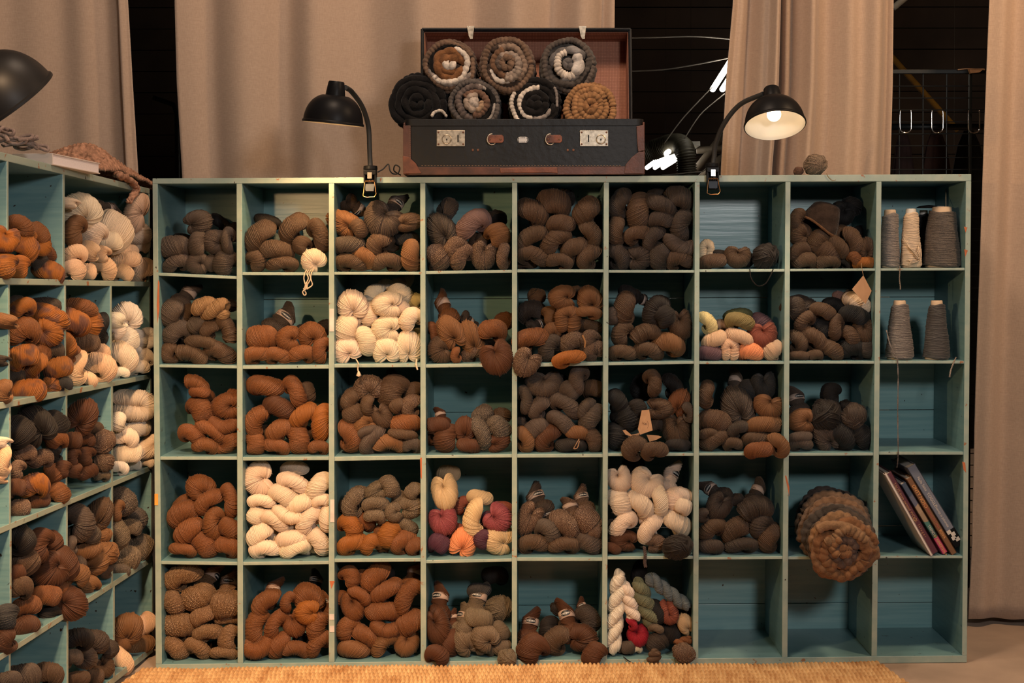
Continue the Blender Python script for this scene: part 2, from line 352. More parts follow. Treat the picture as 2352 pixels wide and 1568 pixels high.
# ---------------------------------------------------------------- curtains
def linen(name, c1, c2):
    m, nt, b = new_mat(name); L = nt.links; ge = N(nt, 'ShaderNodeNewGeometry')
    mp = N(nt, 'ShaderNodeMapping'); mp.inputs['Scale'].default_value = (760, 760, 90); L.new(ge.outputs['Position'], mp.inputs[0])
    a = N(nt, 'ShaderNodeTexNoise', i_Scale=1.0, i_Detail=2.0); L.new(mp.outputs[0], a.inputs[0])
    mp2 = N(nt, 'ShaderNodeMapping'); mp2.inputs['Scale'].default_value = (60, 60, 860); L.new(ge.outputs['Position'], mp2.inputs[0])
    a2 = N(nt, 'ShaderNodeTexNoise', i_Scale=1.0, i_Detail=2.0); L.new(mp2.outputs[0], a2.inputs[0])
    ad = N(nt, 'ShaderNodeMath', operation='ADD'); L.new(a.outputs['Fac'], ad.inputs[0]); L.new(a2.outputs['Fac'], ad.inputs[1])
    cr = N(nt, 'ShaderNodeMapRange', n_1=.75, n_2=1.25); L.new(ad.outputs[0], cr.inputs[0])
    mx = N(nt, 'ShaderNodeMix', data_type='RGBA'); mx.inputs['A'].default_value = (*c1, 1); mx.inputs['B'].default_value = (*c2, 1)
    L.new(cr.outputs[0], mx.inputs['Factor']); L.new(mx.outputs['Result'], b.inputs['Base Color'])
    b.inputs['Roughness'].default_value = .9; b.inputs['Specular IOR Level'].default_value = .15; b.inputs['Sheen Weight'].default_value = .2
    bp = N(nt, 'ShaderNodeBump', i_Strength=.3, i_Distance=.001); L.new(ad.outputs[0], bp.inputs['Height']); L.new(bp.outputs[0], b.inputs['Normal'])
    return m
M_LIN = linen('linen_cloth', (.385, .275, .205), (.46, .335, .25))
def curtain(xl, xr, folds, Y, ztop, zbot, label, hem=False, amp=.03, wr=0.0):
    """xl, xr: edge pixel columns given as (x, y) lists from top to bottom; folds: [(u, width, depth)]"""
    nu, nv = 150, 70; V = []; wd = (xr[0][0]-xl[0][0])/1000
    def ex(e, z):
        py = [p[1] for p in e]; px = [p[0] for p in e]
        zz = [at(a, b_, Y).z for a, b_ in e]; xx = [at(a, b_, Y).x for a, b_ in e]
        return np.interp(z, zz[::-1], xx[::-1])
    for j in range(nv+1):
        z = ztop+(zbot-ztop)*j/nv; x0 = ex(xl, z); x1 = ex(xr, z)
        for i in range(nu+1):
            u = i/nu; y = Y; down = j/nv
            for (fu, fw, fd) in folds:
                d = (u-fu-.02*math.sin(3*down+fu*9))/fw; y += 1.7*fd*math.exp(-d*d)
            y += (.004*math.sin(u*23*wd+down*2)+.002*math.sin(u*41*wd-down*3))
            if wr: y += wr*(math.exp(-((z-.55-.05*u)/.012)**2)*.8+math.exp(-((z-.83)/.014)**2)*.5+math.exp(-((z-.33-.1*u)/.02)**2)*.6)*(.5+.5*math.sin(u*9+z*7))
            V.append((x0+(x1-x0)*u, y, z+(.004*math.sin(u*20) if j == nv else 0)))
    F = [(j*(nu+1)+i, (j+1)*(nu+1)+i, (j+1)*(nu+1)+i+1, j*(nu+1)+i+1) for j in range(nv) for i in range(nu)]
    o = obj('curtain', V, F, M_LIN); md = o.modifiers.new('cloth', 'SOLIDIFY'); md.thickness = .0025; md.offset = 1
    tag(o, label, 'curtain', 'linen curtains behind the shelves')
    if hem:
        g = G()
    return o
curtain([(-330, -200), (-330, 1500)], [(288, -60), (294, 0), (305, 190), (320, 430), (330, 1450)], [(.05, .05, -.01), (.28, .06, .012), (.5, .05, -.015), (.72, .07, .018), (.9, .05, .02), (.985, .008, -.012)], .46, 2.9, .02,
        'beige linen curtain hanging behind the left side-on shelf')
curtain([(400, -60), (401, 0), (406, 190), (419, 410), (428, 1450)], [(1413, -60), (1412, 0), (1411, 190), (1409, 410), (1400, 1450)],
        [(.06, .03, .012), (.15, .05, -.014), (.26, .04, .02), (.33, .045, -.02), (.45, .05, .02), (.56, .05, -.03), (.66, .04, .02), (.76, .04, -.025), (.85, .03, .02), (.93, .03, -.02), (.985, .012, .02)], .45, 2.9, .02,
        'wide beige linen curtain hanging behind the open suitcase')
curtain([(1686, -60), (1684, 0), (1668, 180), (1655, 402), (1640, 1450)], [(1799, -60), (1798, 0), (1794, 200), (1778, 402), (1770, 1450)],
        [(.1, .08, .01), (.42, .16, .03), (.62, .1, -.006), (.85, .07, -.025), (1.0, .03, .045)], .44, 2.9, .02,
        'narrow beige linen curtain edge left of the right-hand lamp')
curtain([(1794, -60), (1793, 0), (1790, 200), (1776, 402), (1765, 1450)], [(2055, -60), (2054, 0), (2052, 200), (2046, 402), (2040, 1450)],
        [(.0, .03, .05), (.1, .05, .02), (.28, .05, -.025), (.44, .08, .016), (.6, .06, -.01), (.82, .08, -.02), (.95, .05, .012)], .47, 2.9, .02,
        'beige linen curtain panel hanging behind the right-hand lamp')
curtain([(2275, -60), (2272, 0), (2262, 250), (2250, 600), (2240, 900), (2232, 1250), (2224, 1413)], [(2600, -60), (2620, 1420)],
        [(.08, .06, -.01), (.2, .07, .012), (.42, .08, -.02), (.65, .08, .02), (.85, .08, -.02)], .36, 2.9, .022,
        'beige linen curtain reaching the floor at the far right', wr=.014)

# ---------------------------------------------------------------- yarn
RNG = np.random.RandomState(11)
def noise1(n, k, amp, rng):
    t = np.linspace(0, 1, n)*k; g = rng.randn(k+3)
    i = np.minimum(t.astype(int), k); f = t-i; f = f*f*(3-2*f); return amp*(g[i]*(1-f)+g[i+1]*f)
def tube_surf(path, rad, pitch, seg, seed, tilt=0.3, flat=1.0, sub=5, amp=.048, ends=(True, True)):
    """a strand-wound tube: ridges of yarn run round the tube. path: fn(s in 0..1) -> points, rad: fn(s)"""
    rng = np.random.RandomState(seed); s = np.linspace(0, 1, 400); P = path(s); seglen = np.linalg.norm(np.diff(P, axis=0), axis=1)
    cum = np.concatenate([[0], np.cumsum(seglen)]); Lt = cum[-1]; ns = max(3, int(round(Lt/pitch)))
    n = ns*sub+1; tt = np.linspace(0, Lt, n); ss = np.interp(tt, cum, s); P = path(ss)
    T = np.gradient(P, axis=0); T /= np.linalg.norm(T, axis=1)[:, None]
    nn = np.cross(T[0], [0.3, .2, 1.0]); nn /= np.linalg.norm(nn); Nn = []
    for i in range(n):
        nn = nn-T[i]*nn.dot(T[i]); nn /= np.linalg.norm(nn); Nn.append(nn.copy())
    Nn = np.array(Nn); B = np.cross(T, Nn)
    fr = (np.arange(n) % sub)/sub; ridge = np.sqrt(np.clip(1-(2*fr-1)**2, 0, 1)); strand = np.arange(n)//sub
    so = rng.randn(ns+2)*.014; r = rad(ss)
    ph = np.linspace(0, 2*PI, seg, endpoint=False)
    lump = sum(rng.randn()*.022*np.cos(k*ph[None, :]+rng.rand()*6+np.linspace(0, rng.randn()*5, n)[:, None]) for k in (1, 2, 3))
    rr = r[:, None]*(1+lump)+(amp*ridge+so[strand])[:, None]*np.minimum(1, r/.12)[:, None]
    wob = np.zeros((n, seg))
    for k in (1, 2, 3, 5): wob += rng.randn()*.022/k**.5*np.sin(k*ph[None, :]+rng.rand()*6+strand[:, None]*rng.randn()*.5)
    wob += (rng.randn(ns+2)*.010)[strand][:, None]*np.sin(ph[None, :]*2+rng.rand()*6)
    sl = tilt*.25*np.sin(ph[None, :]+rng.rand()*6)
    V = P[:, None, :]+Nn[:, None, :]*(np.cos(ph)[None, :, None]*rr[..., None])+B[:, None, :]*(np.sin(ph)[None, :, None]*rr[..., None]*flat)+T[:, None, :]*((wob+sl)*np.minimum(1, r/.25)[:, None])[..., None]
    U = np.stack([np.repeat((strand+fr)[:, None], seg, 1)*.5+seed, np.repeat((ph/(2*PI))[None, :], n, 0)*(1.25)+strand[:, None]*.37], -1)
    V = V.reshape(-1, 3); U = U.reshape(-1, 2); idx = np.arange(n*seg).reshape(n, seg); nx = np.roll(idx, -1, 1)
    F = np.stack([idx[:-1], nx[:-1], nx[1:], idx[1:]], -1).reshape(-1, 4)
    return V, F, U
def merge(parts):
    v, f, u, o = [], [], [], 0
    for V, F, U in parts: v.append(V); f.append(F+o); u.append(U); o += len(V)
    return np.concatenate(v), np.concatenate(f), np.concatenate(u)
def fuzz(V, F, U, n, seed, ln=.10):
    """loose fibres standing off the wool"""
    rng = np.random.RandomState(seed); i = rng.choice(len(F), n); q = V[F[i]]; c = q.mean(1)
    nr = np.cross(q[:, 1]-q[:, 0], q[:, 3]-q[:, 0]); nr /= (np.linalg.norm(nr, axis=1)[:, None]+1e-9)
    tg = rng.randn(n, 3); d = nr*.6+tg*.55; d /= np.linalg.norm(d, axis=1)[:, None]; w = np.cross(d, rng.randn(n, 3)); w /= np.linalg.norm(w, axis=1)[:, None]; w *= .0035
    L = ln*(.4+rng.rand(n))[:, None]
    mid = c+d*L*.5+tg*.012
    V2 = np.stack([c-w, c+w, mid+w*.7, mid-w*.7, c+d*L], 1).reshape(-1, 3); b = len(V)+np.arange(n)*5
    F2 = np.stack([b, b+1, b+2, b+3], -1); F3 = np.stack([b+3, b+2, b+4, b+4], -1)
    U2 = np.repeat(U[F[i, 0]], 5, 0)
    return np.concatenate([V, V2]), np.concatenate([F, F2]), np.concatenate([U, U2]), F3[:, :3]
def capr(s, r, a=.10, b=.10):
    e = np.minimum(s/a, 1); e2 = np.minimum((1-s)/b, 1)
    return r*np.sqrt(np.clip(1-(1-e)**2, 0.0004, 1))*np.sqrt(np.clip(1-(1-e2)**2, 0.0004, 1))
def arc_path(R, ang, psi, leg, curl=0.0):
    """an arc of radius R and angle ang; psi 0: bends in the picture plane, 90: bends away; legs run on"""
    c, sn = math.cos(R_(psi)), math.sin(R_(psi)); A = R_(ang)
    def f(s):
        La = R*A; tot = La+2*leg; t = s*tot-leg
        th = np.clip(t/La, 0, 1)*A-A/2; x = R*np.sin(th); q = R*(1-np.cos(th))
        ex = np.where(t < 0, t, np.where(t > La, t-La, 0)); dx = np.cos(A/2)*ex; dq = np.abs(ex)*math.sin(A/2)
        x = x+dx; q = q+dq
        y = q*sn+curl*np.abs(x)**2+.6*np.abs(ex)*(1-sn); z = -q*c
        return np.stack([x, y, z], -1)
    return f
PROTO = {}
def finish(key, parts, dims, seed, nf=260):
    V, F, U = merge(parts); m = np.abs(V[:, 0]).max()
    front = V[V[:, 1] < .35] if key[0] not in 'he' else V
    lo, hi = front.min(0), front.max(0); c = (lo+hi)/2; V = V-np.array([c[0], 0, c[2]])
    V, F, U, F3 = fuzz(V, F, U, nf, seed)
    me = bpy.data.meshes.new('skein_'+key)
    nv, nq, nt3 = len(V), len(F), len(F3)
    me.vertices.add(nv); me.vertices.foreach_set('co', V.astype(np.float32).ravel())
    loops = np.concatenate([F.ravel(), F3.ravel()]).astype(np.int32)
    me.loops.add(len(loops)); me.loops.foreach_set('vertex_index', loops)
    me.polygons.add(nq+nt3); st = np.concatenate([np.arange(nq)*4, nq*4+np.arange(nt3)*3]).astype(np.int32)
    me.polygons.foreach_set('loop_start', st)
    me.polygons.foreach_set('use_smooth', [True]*(nq+nt3))
    l = me.uv_layers.new(name='UVMap'); l.data.foreach_set('uv', U[loops].astype(np.float32).ravel())
    me.update(calc_edges=True); me.validate()
    PROTO.setdefault(key[0], []).append((me, (hi-lo)))
def helix(x0, x1, turns, rho, ph, k=0):
    def f(s):
        a = ph+turns*2*PI*s; x = x0+(x1-x0)*s
        e = np.minimum(1, np.minimum(s, 1-s)/.10)
        return np.stack([x, rho*np.sin(a)*e, rho*np.cos(a)*e], -1)
    return f
for v in range(4):   # bean: the bight of a folded skein
    leg = .35; s = v
    finish('b%d' % v, [tube_surf(arc_path(.42+.05*(v % 2), 170, 76-8*v, leg), lambda s: capr(s, .47, .16, .16), .038, 36, 10+v, 1.1, .96)], 0, v)
for v in range(3):   # bent skein, arching
    finish('n%d' % v, [tube_surf(arc_path(.85, 95+12*v, 42, .22), lambda s: capr(s, .46, .17, .17), .046, 36, 20+v, .9, .95)], 0, v+4)
for v in range(3):   # fan with a pinch
    finish('f%d' % v, [tube_surf(arc_path(.36, 235+15*v, 22+6*v, .18), lambda s: capr(s, .47, .14, .14), .035, 36, 30+v, .25, .96, 5)], 0, v+8)
for v in range(2):   # two lobes side by side
    def cp(s):
        t = s*2-1; th = np.clip(t, -.42, .42)/.42*PI/2; x = .36*np.sin(th); ex = np.maximum(np.abs(t)-.42, 0)/.58
        z = .36*np.cos(th)-ex*.9; y = .35*np.maximum(ex-.45, 0)**1.3*2
        return np.stack([x*(1-.15*ex), y, z], -1)
    finish('c%d' % v, [tube_surf(cp, lambda s: capr(s, .40, .13, .13), .041, 32, 40+v, .35)], 0, v+11)
def rotd(P, ax, a):
    a = R_(a); c, q = math.cos(a), math.sin(a); x, y, z = P[0], P[1], P[2]
    M3 = {'x': [[1, 0, 0], [0, c, -q], [0, q, c]], 'y': [[c, 0, q], [0, 1, 0], [-q, 0, c]], 'z': [[c, -q, 0], [q, c, 0], [0, 0, 1]]}[ax]
    return np.array(M3)
for v in range(3):   # a wound ball: windings crossing in several directions
    pr = []
    for q, (az, ay) in enumerate(((20, 10), (75, 60), (-40, 110), (10, 150))):
        Mx = rotd((0, 0, 0), 'z', 25*math.sin(q*2+v)) @ rotd((0, 0, 0), 'y', ay+v*25)
        V_, F_, U_ = tube_surf(lambda s: np.stack([(s-.5)*.92, 0*s, 0*s], -1), lambda s: .5*np.sqrt(np.clip(1-(2*s-1)**2*.97, .0004, 1))**.85, .043, 44, 50+v*5+q, .5, 1.0, 5, .035)
        pr.append((V_@Mx.T, F_, U_+q*3))
    finish('e%d' % v, pr, 0, v+13)
for v in range(2):   # long body that runs away from the viewer, front knot at its foot
    finish('h%d' % v, [tube_surf(lambda s: np.stack([1.55*s-.1, .15+.70*s**1.2, .03*np.sin(s*5)], -1), lambda s: capr(s, .47, .16, .15)*(1+.07*np.cos(s*7)), .045, 34, 60+v, 1.6),
                       tube_surf(lambda s: arc_path(.30, 230, 15, .12)(s)[:, [2, 1, 0]]+np.array([.0, .02, 0]), lambda s: capr(s, .44, .15, .15), .036, 32, 66+v, .3)], 0, v+15)
for v, (k, Ln) in enumerate(((1.0, 1.9), (1.5, 2.9), (2.2, 4.2))):   # twisted rope hank
    pr = []
    for q in (0, 1):
        pr.append(tube_surf(helix(-Ln/2+.2, Ln/2-.2, k, .27, q*PI+.6), lambda s: capr(s, .31, .07, .07), .045, 26, 70+v*2+q, .5))
    finish('r%d' % v, pr, 0, v+18)
PAL = {'r': ((.30, .096, .024), 1, 'rust brown'), 'o': ((.50, .17, .035), 0, 'orange rust'), 'm': ((.145, .078, .044), 1, 'brown'), 'j': ((.085, .058, .046), 1, 'dark brown'),
       'g': ((.165, .122, .10), 1, 'grey-brown'), 't': ((.36, .175, .085), 0, 'tan brown'), 'l': ((.52, .32, .19), 0, 'light tan'), 'w': ((.74, .57, .42), 0, 'cream white'),
       's': ((.67, .43, .27), 0, 'peach beige'), 'k': ((.032, .022, .018), 0, 'blackish brown'), 'K': ((.014, .011, .011), 0, 'black'), 'c': ((.065, .063, .066), 1, 'charcoal'),
       'R': ((.15, .052, .02), 0, 'chestnut brown'), 'd': ((.15, .075, .048), 2, 'brown tweed'), 'T': ((.20, .145, .10), 2, 'grey-brown tweed'), 'D': ((.10, .075, .062), 2, 'black-white tweed'),
       'Q': ((.27, .13, .055), 2, 'rust tweed'), 'N': ((.31, .235, .17), 1, 'grey-beige'), 'p': ((.50, .34, .31), 0, 'pale pink'), 'P': ((.48, .12, .14), 1, 'magenta pink'),
       'M': ((.17, .06, .095), 0, 'plum'), 'O': ((.68, .235, .10), 0, 'coral orange'), 'E': ((.48, .16, .11), 0, 'coral pink'), 'S': ((.66, .46, .26), 0, 'cream yellow'),
       'v': ((.42, .33, .16), 0, 'olive'), 'y': ((.70, .56, .26), 0, 'pale yellow'), 'G': ((.22, .24, .13), 0, 'moss green'), 'X': ((.60, .012, .04), 0, 'bright red'),
       'V': ((.42, .42, .30), 0, 'sage green'), 'U': ((.42, .46, .47), 0, 'pale blue-grey'), 'z': ((.32, .20, .22), 0, 'mauve'), 'W': ((.74, .63, .51), 0, 'off-white')}
